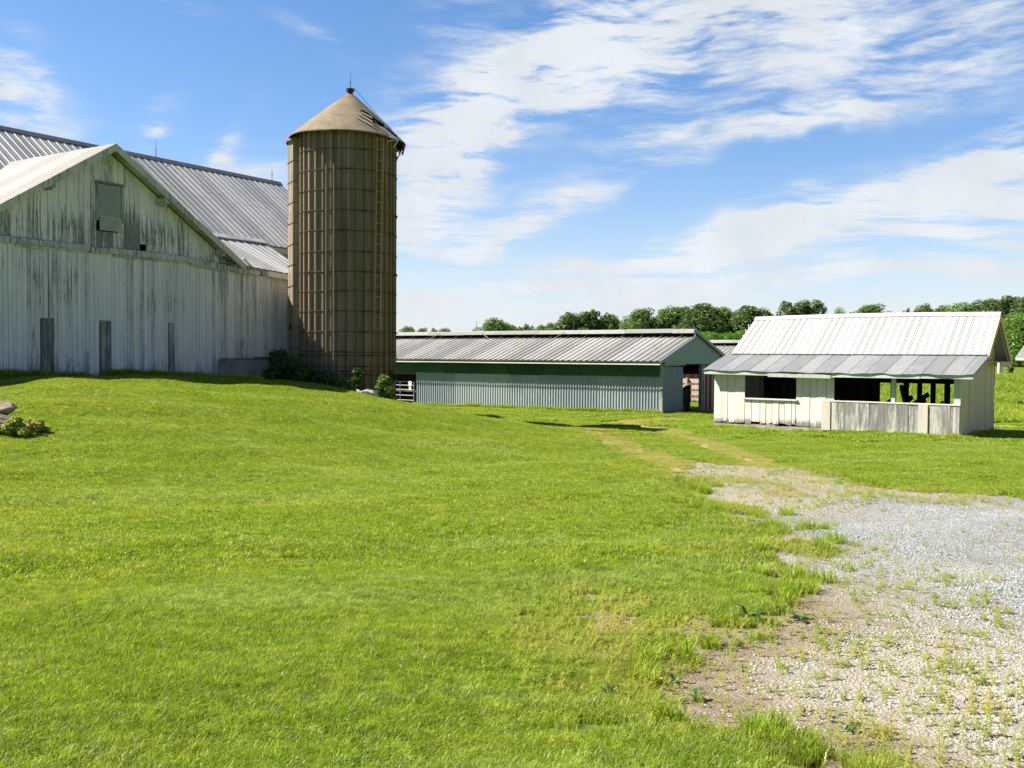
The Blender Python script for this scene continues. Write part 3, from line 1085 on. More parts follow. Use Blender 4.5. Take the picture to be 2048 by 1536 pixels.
p = cone_pt(R(58), 0.99) + Vector((0.0, -0.03, -0.05))
mb.bar(p, p + Vector((-0.40, -0.05, -0.08)), 0.035, 0.03)
mb.bar(p + Vector((0.02, -0.02, 0)), p + Vector((-0.16, -0.05, -0.30)), 0.035, 0.03)
build_each(mb, 'hanging_stick', M['sheet_white'], roof)
mb = MB()
ap = cone_pt(0, 0)
mb.tube([ap + Vector((0, 0.1, -0.06)), ap + Vector((0, 0.1, 0.10)), ap + Vector((0, 0.1, 0.11)), ap + Vector((0, 0.1, 0.20)), ap + Vector((0, 0.1, 0.24))], [0.11, 0.09, 0.15, 0.16, 0.05], 12)
fin = mb.build('roof_vent', M['iron'], silo)
mb = MB()
mb.tube([ap + Vector((0, 0.1, 0.22)), ap + Vector((0.01, 0.1, 0.55)), ap + Vector((0.02, 0.1, 0.86))], [0.018, 0.014, 0.005], 6)
mb.tube([ap + Vector((0.01, 0.1, 0.40)), ap + Vector((0.01, 0.1, 0.43)), ap + Vector((0.01, 0.1, 0.46))], [0.012, 0.035, 0.012], 8)
mb.build('lightning_rod', M['rod'], fin)
mb = MB()
pts = []
for k in range(11):
    q = k / 10
    p = cone_pt(R(75), 0.02 + 0.75 * q) + Vector((0, 0, 0.14 * (1 - q) ** 1.5 + 0.02 - 0.10 * math.sin(q * math.pi) + 0.14 * (1 - q) * q))
    pts.append(p + Vector((0, 0, 0.12)) * (1 - q))
mb.tube(pts, 0.008, 5)
mb.build('ground_wire', M['rod'], fin)
# ladder
lad = bpy.data.objects.new('ladder', None)
COL.objects.link(lad)
lad.parent = silo


def lad_pt(side, z):
    px_ = np.interp(z, [srel(655), srel(275)], [743 if side < 0 else 754, 748 if side < 0 else 760.5])
    s = (px_ - 693.5) / 98.5
    a = math.asin(max(-1, min(1, s * 0.985)))
    return Vector(((SR + 0.11) * math.sin(a), -(SR + 0.11) * math.cos(a), z))


zl0, zl1 = srel(658), srel(273)
for s_ in (-1, 1):
    mb = MB()
    mb.tube([lad_pt(s_, zl0 + (zl1 - zl0) * k / 8) for k in range(9)] + ([] if s_ > 0 else []), 0.014, 6)
    mb.build('rail', M['rusty'], lad)
nr = 19
for k in range(nr):
    z = zl0 + 0.05 + (zl1 - zl0 - 0.1) * k / (nr - 1)
    mb = MB()
    mb.tube([lad_pt(-1, z), lad_pt(1, z)], 0.011, 6)
    mb.build('rung', M['rusty'], lad)
# two conduits on the face, joined by a slack cable near the ground
for px_, yb_ in ((654, 733), (668, 742)):
    a = math.asin((px_ - 693.5) / 98.5)
    mb = MB()
    r_ = SR + 0.045
    mb.tube([(r_ * math.sin(a), -r_ * math.cos(a), srel(330)), (r_ * math.sin(a), -r_ * math.cos(a), srel(yb_))], 0.016, 8)
    if px_ == 654:
        a2 = math.asin((668 - 693.5) / 98.5)
        mb.tube([(r_ * math.sin(a + (a2 - a) * t), -(r_ + 0.02) * math.cos(a + (a2 - a) * t), srel(733) - 0.17 * t - 0.06 * math.sin(t * math.pi)) for t in [0, .25, .5, .75, 1]], 0.012, 6)
    mb.build('conduit', M['conduit'], silo)
# unloading chute on the left flank
mb = MB()
cp = [(-1.70, -0.42), (-1.97, -0.45), (-2.17, -0.08), (-2.17, 0.38), (-1.93, 0.72), (-1.60, 0.72)]
cz = srel(288, 37.6)
for i in range(len(cp) - 1):
    (x0, y0), (x1, y1) = cp[i], cp[i + 1]
    mb.face([(x0, y0, -0.8), (x1, y1, -0.8), (x1, y1, cz), (x0, y0, cz)], 0.3 + 0.1 * i)
ch = mb.build('unloading_chute', M['silo'], silo)
mb = MB()
top = Vector((-1.45, 0.12, cz + 0.58))
mid = []
for i in range(len(cp)):
    x, y = cp[i]
    e = Vector((x - 0.07 * (i not in (0, 5)), y + (-0.07 if i < 3 else 0.07), cz - 0.02))
    mid.append((e, e.lerp(top, 0.5) + Vector((-0.06, 0, 0.08))))
for i in range(len(cp) - 1):
    mb.face([mid[i][0], mid[i + 1][0], mid[i + 1][1], mid[i][1]])
    mb.face([mid[i][1], mid[i + 1][1], top])
    dz = Vector((0, 0, -0.08))
    mb.face([mid[i][0], mid[i][0] + dz, mid[i + 1][0] + dz, mid[i + 1][0]])
mb.build('chute_roof', M['cone'], ch)
for py_, mk in ((428, 'concrete'), (545, 'concrete'), (655, 'dark')):
    z = srel(py_, 37.6)
    u = Vector((-0.24, 0.37, 0)).normalized()
    nrm = Vector((-0.84, -0.545, 0))
    c = Vector((-2.05, -0.265, z)) + nrm * 0.012
    mb = MB()
    mb.hexa([c - u * 0.09 - nrm * 0.02 - Vector((0, 0, .12)), c + u * 0.09 - nrm * 0.02 - Vector((0, 0, .12)), c + u * 0.09 + nrm * 0.01 - Vector((0, 0, .12)), c - u * 0.09 + nrm * 0.01 - Vector((0, 0, .12)),
             c - u * 0.09 - nrm * 0.02 + Vector((0, 0, .12)), c + u * 0.09 - nrm * 0.02 + Vector((0, 0, .12)), c + u * 0.09 + nrm * 0.01 + Vector((0, 0, .12)), c - u * 0.09 + nrm * 0.01 + Vector((0, 0, .12))])
    mb.build('chute_window', M[mk], ch)
mb = MB()
for k, py_ in enumerate([330, 370, 411, 451, 493, 533, 574, 614, 655, 697, 716]):
    z = srel(py_, 37.4)
    mb.tube([(x * 1.005, y, z - 0.05 * (i in (2, 3))) for i, (x, y) in enumerate(cp[:4])], 0.012, 5)
build_each(mb, 'chute_hoop', M['iron'], ch)

# ------------------------------------------------------------------ CATTLE BARN (long low one)
FP = Frame(7.75, 52.0, E - 3.0, math.atan2(-0.606, 0.795))
PBL = -31.0


def pole_barn(root, full=True, L0=PBL, rseed=1):
    mb = MB()
    n = int((0.35 - L0) / 0.39)
    ribbed(mb, (L0, 3.3, 4.07), (0.35, 3.3, 4.07), (L0, -0.72, 2.72), (0.35, -0.72, 2.72), n, 0.042, RIBW, nv=3, wob=0.003)
    slab(mb, (L0, 3.3, 4.04), (0.34, 3.3, 4.04), (L0, -0.69, 2.70), (0.34, -0.69, 2.70), 0.05)
    ribbed(mb, (L0, 3.15, 4.40), (0.35, 3.15, 4.40), (L0, 7.7, 2.72), (0.35, 7.7, 2.72), n, 0.03, RIB, nv=2)
    mb.build('roof', M['pb_roof'], root)
    mb = MB()
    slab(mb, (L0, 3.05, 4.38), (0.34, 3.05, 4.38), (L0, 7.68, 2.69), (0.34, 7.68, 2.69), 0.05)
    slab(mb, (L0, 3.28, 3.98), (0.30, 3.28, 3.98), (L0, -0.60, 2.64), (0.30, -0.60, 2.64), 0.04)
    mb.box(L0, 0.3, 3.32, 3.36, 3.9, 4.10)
    mb.build('shade_lining', M['dark'], root)  # near-black lining added so the ridge gap reads as deep shade
    mb = MB()
    rg = random.Random(rseed)
    x = L0
    while x < 0.3:
        w = min(3.0, 0.36 - x)
        dz = rg.uniform(-0.012, 0.012)
        mb.hexa([(x, 2.98, 4.26 + dz), (x + w - 0.01, 2.98, 4.26 + dz), (x + w - 0.01, 3.3, 4.32 + dz), (x, 3.3, 4.32 + dz),
                 (x, 2.98, 4.46 + dz), (x + w - 0.01, 2.98, 4.46 + dz), (x + w - 0.01, 3.3, 4.49 + dz), (x, 3.3, 4.49 + dz)], rg.random())
        x += w
    mb.build('ridge_cap', M['pb_cap'], root)
    mb = MB()
    x = L0 + 0.5
    while x < 0.2:
        mb.bar((x, 3.02, 4.02), (x + 0.03, 3.3, 4.24), 0.05, 0.07)
        x += 1.25
    build_each(mb, 'rafter_end', M['timber'], root)
    mb = MB()
    x = L0
    while x < 0.3:
        w = min(4.9, 0.35 - x)
        mb.box(x, x + w - 0.015, -0.735, -0.70, 2.535 + rg.uniform(-0.012, 0.012), 2.59, rg.random())
        x += w
    build_each(mb, 'eave_board', M['trim'], root)


cb = thing('cattle_barn', FP, 'long low cattle barn with open ridge, green panels and corrugated grey front', 'barn')
pole_barn(cb)
# front wall of corrugated sheet
def corr(mb, x0, x1, z0, z1, y, pitch=0.18, amp=0.025, seg=8, rndf=None, nz=1, lean=0.0):
    n = int((x1 - x0) / pitch * seg)
    b = len(mb.v)
    for j in range(nz + 1):
        z = z0 + (z1 - z0) * j / nz
        for i in range(n + 1):
            x = x0 + (x1 - x0) * i / n
            mb.v.append((x, y + amp * math.sin(2 * math.pi * x / pitch) + lean * (j / nz), z))
            mb.r.append(rndf(x) if rndf else 0.5)
    for j in range(nz):
        for i in range(n):
            a = b + j * (n + 1) + i
            mb.f.append((a, a + 1, a + n + 2, a + n + 1))


xw0 = FP.on_y(832, 800, 0)[0]
sheets = [FP.on_y(780 + q * 0.3418, 780, 0)[0] for q in (320, 378, 550, 690, 863, 1000, 1210, 1385)]
edges = [xw0] + sheets + [-0.05]
for i in range(len(edges) - 1):
    mb = MB()
    rv = random.Random(i * 7 + 1).random()
    corr(mb, edges[i] + 0.004, edges[i + 1] + 0.03, -0.45 + 0.03 * rv, 1.93, 0.006 * (i % 2), rndf=lambda x, rv=rv: rv)
    mb.build('corrugated_sheet', M['grey_sheet'], cb)
pans = [FP.on_y(780 + q * 0.3418, 745, -0.08)[0] for q in (-130, 150, 320, 502, 692, 895, 1113, 1345, 1580)]
for i in range(len(pans) - 1):
    mb = MB()
    rv = random.Random(i * 3 + 2).random()
    zb_ = 1.86 + 0.05 * rv
    corr(mb, pans[i] + 0.02, pans[i + 1] - 0.02, zb_, 2.66, -0.07 - 0.02 * rv, 0.12, 0.008, 6, lambda x, rv=rv: rv, lean=0.03)
    mb.build('green_panel', M['green_metal'], cb)
mb = MB()
for q in pans:
    mb.box(q - 0.07, q + 0.07, 0.05, 0.19, -0.5, 2.6)
mb.box(PBL, -0.06, 0.04, 0.10, 1.75, 1.90)
mb.box(PBL, -0.06, 0.04, 0.10, 0.65, 0.78)
mb.box(PBL, 0.0, 0.04, 0.12, 2.42, 2.62)
build_each(mb, 'wall_frame', M['timber'], cb)
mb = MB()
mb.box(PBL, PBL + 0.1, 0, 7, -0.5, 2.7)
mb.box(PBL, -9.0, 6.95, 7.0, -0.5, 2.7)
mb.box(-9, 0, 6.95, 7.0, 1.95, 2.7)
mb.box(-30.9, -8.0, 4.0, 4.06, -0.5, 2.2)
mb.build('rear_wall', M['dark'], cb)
# gable end
mb = MB()
for k in range(28):
    ya, yb2 = -0.02 + 7.1 * k / 28, -0.02 + 7.1 * (k + 1) / 28 - 0.004
    def gt(y):
        return min(2.70 + (y + 0.72) * 0.336, 2.72 + (7.7 - y) * 0.369) - 0.03
    za_, zb2 = gt(ya), gt(yb2)
    mb.hexa([(0.20, ya, 2.60), (0.225, ya, 2.60), (0.225, yb2, 2.60), (0.20, yb2, 2.60),
             (0.20, ya, za_), (0.225 + 0.006 * (k % 2), ya, za_), (0.225 + 0.006 * (k % 2), yb2, zb2), (0.20, yb2, zb2)], 0.5)
mb.build('gable_panel', M['blue_sheet'], cb)
mb = MB()
mb.bar((0.37, -0.74, 2.66), (0.37, 3.1, 3.98), 0.04, 0.17)
mb.bar((0.37, 7.7, 2.66), (0.37, 3.18, 4.36), 0.04, 0.17)
mb.box(0.34, 0.39, 3.02, 3.16, 3.95, 4.44)
mb.box(0.232, 0.26, -0.05, 7.05, 2.565, 2.66)
build_each(mb, 'gable_trim', M['blue_sheet'], cb)
mb = MB()
w1 = FP.on_x(1366, 780, 0.1)[0]
for k in range(10):
    ya, yb2 = 0.03 + (w1 - 0.03) * k / 10, 0.03 + (w1 - 0.03) * (k + 1) / 10 - 0.004
    mb.box(0.05, 0.085 + 0.008 * (k % 2), ya, yb2, 0.14, 2.42, 0.3 + 0.02 * k)
d_ = mb.build('sliding_door', M['door_sheet'], cb)
mb = MB()
mb.box(0.05, 0.10, 0.02, w1 + 0.05, -0.35, 0.10, 0.7)
mb.bar((0.12, 0.3, 0.12), (0.14, w1 + 0.1, 0.22), 0.03, 0.09, rnd=0.9)
mb.bar((0.11, 0.1, 2.50), (0.11, w1 + 0.2, 2.54), 0.05, 0.10, rnd=0.9)
build_each(mb, 'bottom_board', M['bare_board'], cb)
w2 = FP.on_x(1402, 780, 0.1)[0]
mb = MB()
mb.box(-0.05, 0.12, w2, w2 + 0.22, -0.5, 2.58)
mb.box(-0.05, 0.10, -0.02, 0.025, -0.5, 2.58)
mb.bar((-1.2, w2 - 0.3, 1.2), (-0.4, w1 + 0.5, 2.5), 0.09, 0.12)
build_each(mb, 'door_post', M['bare_board'], cb)
mb = MB()
y = w2 + 0.23
k = 0
while y < 7.0:
    mb.box(0.03, 0.06, y, y + 0.19, -0.4, 2.56, (k * 0.37) % 1)
    y += 0.25
    k += 1
mb.build('red_boarding', M['red_board'], cb)
mb = MB()
y = w2 + 0.23 + 0.193
while y < 7.0:
    mb.box(0.045, 0.075, y, y + 0.055, -0.4, 2.56, 0.2)
    y += 0.5
build_each(mb, 'white_batten', M['trim'], cb)
# a dark ramp board inside the doorway
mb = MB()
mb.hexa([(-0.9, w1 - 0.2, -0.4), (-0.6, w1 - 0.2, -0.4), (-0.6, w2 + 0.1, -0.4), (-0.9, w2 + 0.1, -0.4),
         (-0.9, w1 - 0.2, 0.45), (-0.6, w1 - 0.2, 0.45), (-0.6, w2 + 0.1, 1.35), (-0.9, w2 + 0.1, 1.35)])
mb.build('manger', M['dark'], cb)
for px_, lean in ((953, 0.0), (1146, 0.08), (1366, 0.0)):
    x = FP.on_y(px_, 660, 3.1)[0]
    mb = MB()
    hh = 0.72
    mb.tube([(x, 3.1, 4.45), (x + lean * 0.5, 3.1, 4.45 + hh * 0.5), (x + lean, 3.1, 4.45 + hh)], [0.02, 0.016, 0.006], 6)
    mb.build('lightning_rod', M['rod'], cb)
for (pa, pb_) in (((962, 665), (978, 678)), ((1130, 665), (1108, 677)), ((880, 668), (860, 678))):
    a = FP.on_y(pa[0], pa[1], 2.96)
    b = FP.on_y(pb_[0], pb_[1], 2.75)
    mb = MB()
    mb.bar((a[0], 2.94, a[1]), (b[0], 2.72, b[1] + 0.03), 0.035, 0.035)
    mb.build('loose_brace', M['gate'], cb)
# gate in the open bay
gw = FP.on_y(790, 800, -0.05)[0]
gate = thing('farm_gate', FP.w(xw0 - 0.12, -0.06, 0), 'galvanised five-rail tube gate across the dark bay beside the silo', 'gate', rotz=FP.ang)
GL = gw - xw0 - 0.6
for k, z in enumerate((0.12, 0.42, 0.78, 1.05, 1.28)):
    mb = MB()
    mb.tube([(0, 0, z), (GL * 0.5, 0.01, z + 0.006), (GL, 0, z)], 0.03, 8)
    mb.build('rail', M['gate'], gate)
for x in (0.0, GL * 0.5, GL):
    mb = MB()
    mb.tube([(x, 0, -0.02), (x, 0, 1.30)], 0.032, 8)
    mb.build('upright', M['gate'], gate)
mb = MB()
mb.box(-0.44, -0.16, -0.045, -0.032, 1.02, 1.33)
mb.box(-0.40, -0.2, -0.045, -0.032, 0.76, 0.98)
build_each(mb, 'white_panel', M['sheet_white'], gate)
# board fence in the sunny yard behind the doorway
FY = Frame(*FP.w(-5.5, 9.0, 0.0), FP.ang)
yf = thing('board_fence', FY, 'pale board fence seen through the cattle barn doorway', 'fence')
for z in (0.35, 0.75, 1.12, 1.5):
    mb = MB()
    mb.box(-3, 6.0, -0.03, 0.0, z - 0.13, z + 0.12, z)
    mb.build('rail', M['plank'], yf)
for x in (-1.5, 0.4, 2.3, 4.2):
    mb = MB()
    mb.box(x, x + 0.14, -0.17, -0.033, -0.4, 1.68)
    mb.build('post', M['plank'], yf)

# second long barn behind
p2o = at_depth(1476, 700, 74.0)
FP2 = Frame(p2o.x + 6.0, p2o.y - 3.0, 0, FP.ang)
zr = at_depth(1445, 680, FP2.w(-6, 3.1, 0).y).z - 4.46
FP2 = Frame(FP2.o.x, FP2.o.y, zr, FP.ang)
cb2 = thing('cattle_barn', FP2, 'second long barn whose open ridge shows between gable and white shed', 'barn')
pole_barn(cb2, L0=-24.0, rseed=5)
mb = MB()
boards(mb, -24, 0, lambda x: -1.0, lambda x: 2.6, 0, 0.03, 0.25, rng)
mb.box(-0.05, 0, 0, 7, -1, 2.7)
mb.hexa([(-0.03, -0.5, 2.7), (0.03, -0.5, 2.7), (0.03, 7.5, 2.7), (-0.03, 7.5, 2.7), (-0.03, 3.1, 4.2), (0.03, 3.1, 4.2), (0.03, 3.3, 4.2), (-0.03, 3.3, 4.2)])
mb.build('front_wall', M['red_board'], cb2)

# ------------------------------------------------------------------ WHITE SHED
FH = Frame(14.82, 33.0, E - 2.65, math.atan2(-0.629, 0.778))
shed = thing('open_shed', FH, 'small white board shed with open bays and white over grey metal roof', 'shed')
SLn, SD = 9.0, 4.4
hy = lambda px, py, y=0.0: FH.on_y(px, py, y)
wl, wr = hy(1490, 780)[0], hy(1592, 780)[0]
o2 = hy(1668, 790)[0]
ob = hy(1656, 830)[0]
rs = random.Random(12)
fasc = lerp([-9.3, -4.5, 0.45], [1.97, 1.93, 1.94])
mb = MB()
boards(mb, -SLn, wl, lambda x: 0.12, lambda x: fasc(x) + 0.08, 0.0, 0.03, 0.30, rs, gap=0.016, jit=0.010, rag=0.05, rr=(0, 0.6))
boards(mb, wl, wr, lambda x: 0.10, lambda x: 1.03, 0.0, 0.03, 0.29, rs, gap=0.022, jit=0.02, rag=0.10, rr=(0, 0.6))
boards(mb, wr, o2, lambda x: 0.10, lambda x: fasc(x) + 0.08, 0.0, 0.03, 0.31, rs, gap=0.016, jit=0.012, rag=0.05, rr=(0, 0.6))
mb.build('front_wall', M['shed_white'], shed)
mb = MB()
boards(mb, ob, -0.02, lambda x: 0.05, lambda x: 1.055, -0.035, 0.03, 0.31, rs, gap=0.008, jit=0.008)
mb.build('front_boarding', M['shed_bare'], shed)
mb = MB()
pk = hy(1838, 840)[0]
mb.box(ob - 0.22, ob + 0.10, -0.072, -0.037, 0.03, 1.05, 0.3)
mb.box(pk - 0.02, pk + 0.30, -0.078, -0.046, 0.05, 1.05, 0.4)
build_each(mb, 'pink_board', M['shed_pink'], shed)
mb = MB()
mb.box(wl - 0.06, wr + 0.06, -0.07, 0.10, 1.035, 1.085, 0.1)
mb.build('window_sill', M['trim'], shed)
mb = MB()
mb.box(ob - 0.2, 0.0, -0.055, 0.10, 1.058, 1.10, 0.1)
mb.build('opening_sill', M['trim'], shed)
for xp, wpt in ((hy(1786, 790)[0], 0.13), (-0.12, 0.19)):
    mb = MB()
    mb.box(xp - wpt / 2, xp + wpt / 2, 0.0, 0.12, 1.102, 2.02, 0.3)
    mb.build('front_post', M['shed_fascia'], shed)
# fascia in three lengths
fx = [-9.25, hy(1536, 750, -0.36)[0], hy(1662, 752, -0.36)[0], hy(1840, 755, -0.36)[0], 0.47]
for i in range(4):
    a, b = fx[i], fx[i + 1] - 0.01
    dz = (0.0, -0.045, 0.0, 0.01)[i]
    dy = (0, -0.02, 0, 0.012)[i]
    mb = MB()
    mb.hexa([(a, -0.37 + dy, fasc(a) - 0.0 + dz), (b, -0.37 + dy, fasc(b) + dz), (b, -0.335 + dy, fasc(b) + dz), (a, -0.335 + dy, fasc(a) + dz),
             (a, -0.37 + dy, fasc(a) + 0.135 + dz), (b, -0.37 + dy, fasc(b) + 0.135 + dz), (b, -0.335 + dy, fasc(b) + 0.135 + dz), (a, -0.335 + dy, fasc(a) + 0.135 + dz)], (0.1, 0.95, 0.2, 0.6)[i])
    mb.build('fascia', M['shed_fascia'], shed)
# lower grey roof, big flat pans with seams, edge a little buckled
mb = MB()
NXp, NYp = 90, 6
lx_a, lx_b = -9.28, 0.48
def low_pt(u, v):
    x = lx_a + (lx_b - lx_a) * u
    y0_, z0_ = -0.42, fasc(x) + 0.15
    y1_, z1_ = 1.62, 2.74
    x += (v * 0.0)
    z = z0_ + (z1_ - z0_) * v + 0.05 * v * (1 - v)
    if v < 0.05:
        z += 0.018 * math.sin(u * 61) * math.sin(u * 23 + 1)
        y0_ += 0.015 * math.sin(u * 47)
    z += 0.006 * math.sin(u * 40 + v * 4)
    return Vector((x, y0_ + (y1_ - y0_) * v, z))
for j in range(NYp + 1):
    for i in range(NXp + 1):
        mb.v.append(tuple(low_pt(i / NXp, j / NYp)))
        mb.r.append((int(i / NXp * 15.5) * 0.618) % 1)
for j in range(NYp):
    for i in range(NXp):
        a = j * (NXp + 1) + i
        mb.f.append((a, a + 1, a + NXp + 2, a + NXp + 1))
slab(mb, (lx_a + 0.02, -0.36, fasc(lx_a) + 0.13), (lx_b - 0.02, -0.36, fasc(lx_b) + 0.13), (lx_a + 0.02, 1.6, 2.70), (lx_b - 0.02, 1.6, 2.70), 0.04)
lr = mb.build('lower_roof', M['shed_low'], shed)
mb = MB()
for k in range(1, 16):
    u = k / 15.6
    mb.tube([low_pt(u, 0.01 + v * 0.198) + Vector((0, 0, 0.004)) for v in range(6)], 0.009, 4)
build_each(mb, 'roof_seam', M['shed_low'], lr)
# upper white roof
UE, UR = 1.50, 3.0
mb = MB()
xl_e, xl_r, xr_ = -9.05, -8.72, 0.46
RIB5 = [(0.0, 0.0), (0.66, 0.0), (0.70, 1.0), (0.76, 0.0), (0.90, 0.0), (0.94, 1.0)]
def ridge_z(u):
    return 4.22 + 0.05 * math.sin(u * math.pi) - 0.0
NU = 38
for s in range(6):
    ua, ub = s / 6, (s + 1) / 6
    ribbed(mb, (xl_r + (xr_ - xl_r) * ua, UR, ridge_z(ua)), (xl_r + (xr_ - xl_r) * ub, UR, ridge_z(ub)),
           (xl_e + (xr_ - xl_e) * ua, UE, 2.76), (xl_e + (xr_ - xl_e) * ub, UE, 2.76), 6, 0.015, RIB5, nv=3)
slab(mb, (xl_r, UR, 4.19), (xr_ - 0.01, UR, 4.19), (xl_e, UE + 0.02, 2.745), (xr_ - 0.01, UE + 0.02, 2.745), 0.05)
slab(mb, (xl_r, UR + 0.03, 4.20), (xr_, UR + 0.03, 4.20), (xl_r, 4.75, 2.55), (xr_, 4.75, 2.55), 0.05)
ur = mb.build('upper_roof', M['shed_up'], shed)
mb = MB()
for s in range(12):
    ua, ub = s / 12, (s + 1) / 12
    xa_, xb_ = xl_r - 0.02 + (xr_ - xl_r + 0.05) * ua, xl_r - 0.02 + (xr_ - xl_r + 0.05) * ub
    z0_, z1_ = ridge_z(ua), ridge_z(ub)
    mb.hexa([(xa_, UR - 0.13, z0_ - 0.10), (xb_, UR - 0.13, z1_ - 0.10), (xb_, UR + 0.14, z1_ - 0.10), (xa_, UR + 0.14, z0_ - 0.10),
             (xa_, UR - 0.01, z0_ + 0.045), (xb_, UR - 0.01, z1_ + 0.045), (xb_, UR + 0.01, z1_ + 0.045), (xa_, UR + 0.01, z0_ + 0.045)])
mb.build('ridge_cap', M['shed_up'], ur)
# right-hand gable wall (boards run across the depth)
def end_top(y):
    if y < 1.55:
        return float(np.interp(y, [-0.05, 1.55], [2.10, 2.66]))
    return float(min(2.72 + (y - 1.5) * 0.96, 4.14 - (y - UR) * 0.94)) - 0.06
mb = MB()
y = 0.0
while y < SD - 0.02:
    w = min(0.24 * (1 + rs.uniform(-0.3, 0.3)), SD - y)
    a, b = y + 0.004, y + w - 0.004
    dx = rs.uniform(-0.012, 0.012)
    rv = rs.random()
    zb_ = 0.05 + rs.uniform(0, 0.05)
    mb.hexa([(-0.03 + dx, a, zb_), (0.0 + dx, a, zb_), (0.0 + dx, b, zb_), (-0.03 + dx, b, zb_),
             (-0.03 + dx, a, end_top(a)), (0.0 + dx, a, end_top(a)), (0.0 + dx, b, end_top(b)), (-0.03 + dx, b, end_top(b))], rv)
    y += w
mb.build('end_wall', M['shed_end'], shed)
mb = MB()
y = 0.0
while y < SD - 0.02:
    w = min(0.24, SD - y)
    mb.box(-SLn + 0.0, -SLn + 0.03, y + 0.004, y + w - 0.004, 0.05, min(end_top(y), end_top(y + w)), rs.random())
    y += w
mb.build('end_wall', M['shed_white'], shed)
# rake boards, boxed eave return and tie on the right gable
mb = MB()
mb.bar((0.475, UE + 0.02, 2.66), (0.475, UR, 4.10), 0.035, 0.17, rnd=0.2)
mb.build('rake_board', M['shed_end'], shed)
mb = MB()
mb.bar((0.475, UR, 4.10), (0.475, 4.78, 2.44), 0.035, 0.19, rnd=0.6)
mb.bar((0.40, UR + 0.05, 3.98), (0.40, 4.70, 2.42), 0.03, 0.12, rnd=0.6)
mb.build('rake_board', M['shed_end'], shed)
mb = MB()
mb.box(0.02, 0.47, 3.30, 4.70, 2.48, 2.52, 0.4)
mb.box(0.44, 0.47, 3.28, 4.66, 2.36, 2.478, 0.3)
build_each(mb, 'eave_return', M['shed_end'], shed)
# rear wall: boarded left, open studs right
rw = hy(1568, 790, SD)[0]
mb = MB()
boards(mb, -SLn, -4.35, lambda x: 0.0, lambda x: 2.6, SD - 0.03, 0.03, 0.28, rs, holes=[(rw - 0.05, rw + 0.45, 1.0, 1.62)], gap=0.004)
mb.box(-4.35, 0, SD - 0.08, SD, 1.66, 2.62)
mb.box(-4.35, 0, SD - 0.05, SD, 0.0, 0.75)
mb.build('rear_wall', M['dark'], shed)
mb = MB()
mb.box(rw - 0.35, rw + 0.75, SD + 0.005, SD + 0.012, 0.95, 1.66, 0.5)
rwin = mb.build('rear_window_pane', M['pane'], shed)
mb = MB()
mb.box(rw + 0.17, rw + 0.21, SD - 0.05, SD - 0.01, 0.98, 1.62)
mb.box(rw - 0.05, rw + 0.45, SD - 0.06, SD - 0.015, 1.28, 1.32)
build_each(mb, 'glazing_bar', M['dark'], rwin)
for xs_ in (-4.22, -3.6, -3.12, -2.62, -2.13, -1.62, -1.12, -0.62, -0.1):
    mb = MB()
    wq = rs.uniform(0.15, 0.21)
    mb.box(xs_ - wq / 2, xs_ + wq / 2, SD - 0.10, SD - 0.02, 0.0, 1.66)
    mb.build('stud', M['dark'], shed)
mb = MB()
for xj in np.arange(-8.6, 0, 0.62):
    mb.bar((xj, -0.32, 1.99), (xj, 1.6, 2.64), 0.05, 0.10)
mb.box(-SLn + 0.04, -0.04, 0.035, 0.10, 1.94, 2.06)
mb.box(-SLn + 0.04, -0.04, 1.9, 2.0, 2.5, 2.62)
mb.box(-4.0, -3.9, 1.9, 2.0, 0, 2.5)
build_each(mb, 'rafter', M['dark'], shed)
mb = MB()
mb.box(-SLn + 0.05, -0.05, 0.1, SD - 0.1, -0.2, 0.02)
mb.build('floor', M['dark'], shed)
# stone foundation and piers
mb = MB()
x = -SLn
while x < ob - 0.05:
    w = rs.uniform(0.25, 0.6)
    w = min(w, ob - x)
    mb.box(x, x + w - 0.012, 0.0 + rs.uniform(-0.03, 0.02), 0.25, -0.35, 0.09 + rs.uniform(-0.03, 0.03), rs.random())
    x += w
for px_ in (ob + 0.12, -2.15, -0.18):
    mb.box(px_ - 0.11, px_ + 0.11, 0.0, 0.25, -0.4, 0.045, 0.9)
y = 0.26
while y < SD:
    w = rs.uniform(0.3, 0.6)
    w = min(w, SD - y + 0.02)
    mb.box(-0.28, 0.015 + rs.uniform(-0.03, 0.02), y, y + w - 0.015, -0.4, 0.045 + rs.uniform(-0.04, 0), rs.random())
    y += w
mb.build('stone_foundation', M['stone'], shed)
mb = MB()
mb.box(ob + 0.05, -0.05, 0.04, 0.14, -0.09, 0.05)
mb.build('sill_beam', M['timber'], shed)
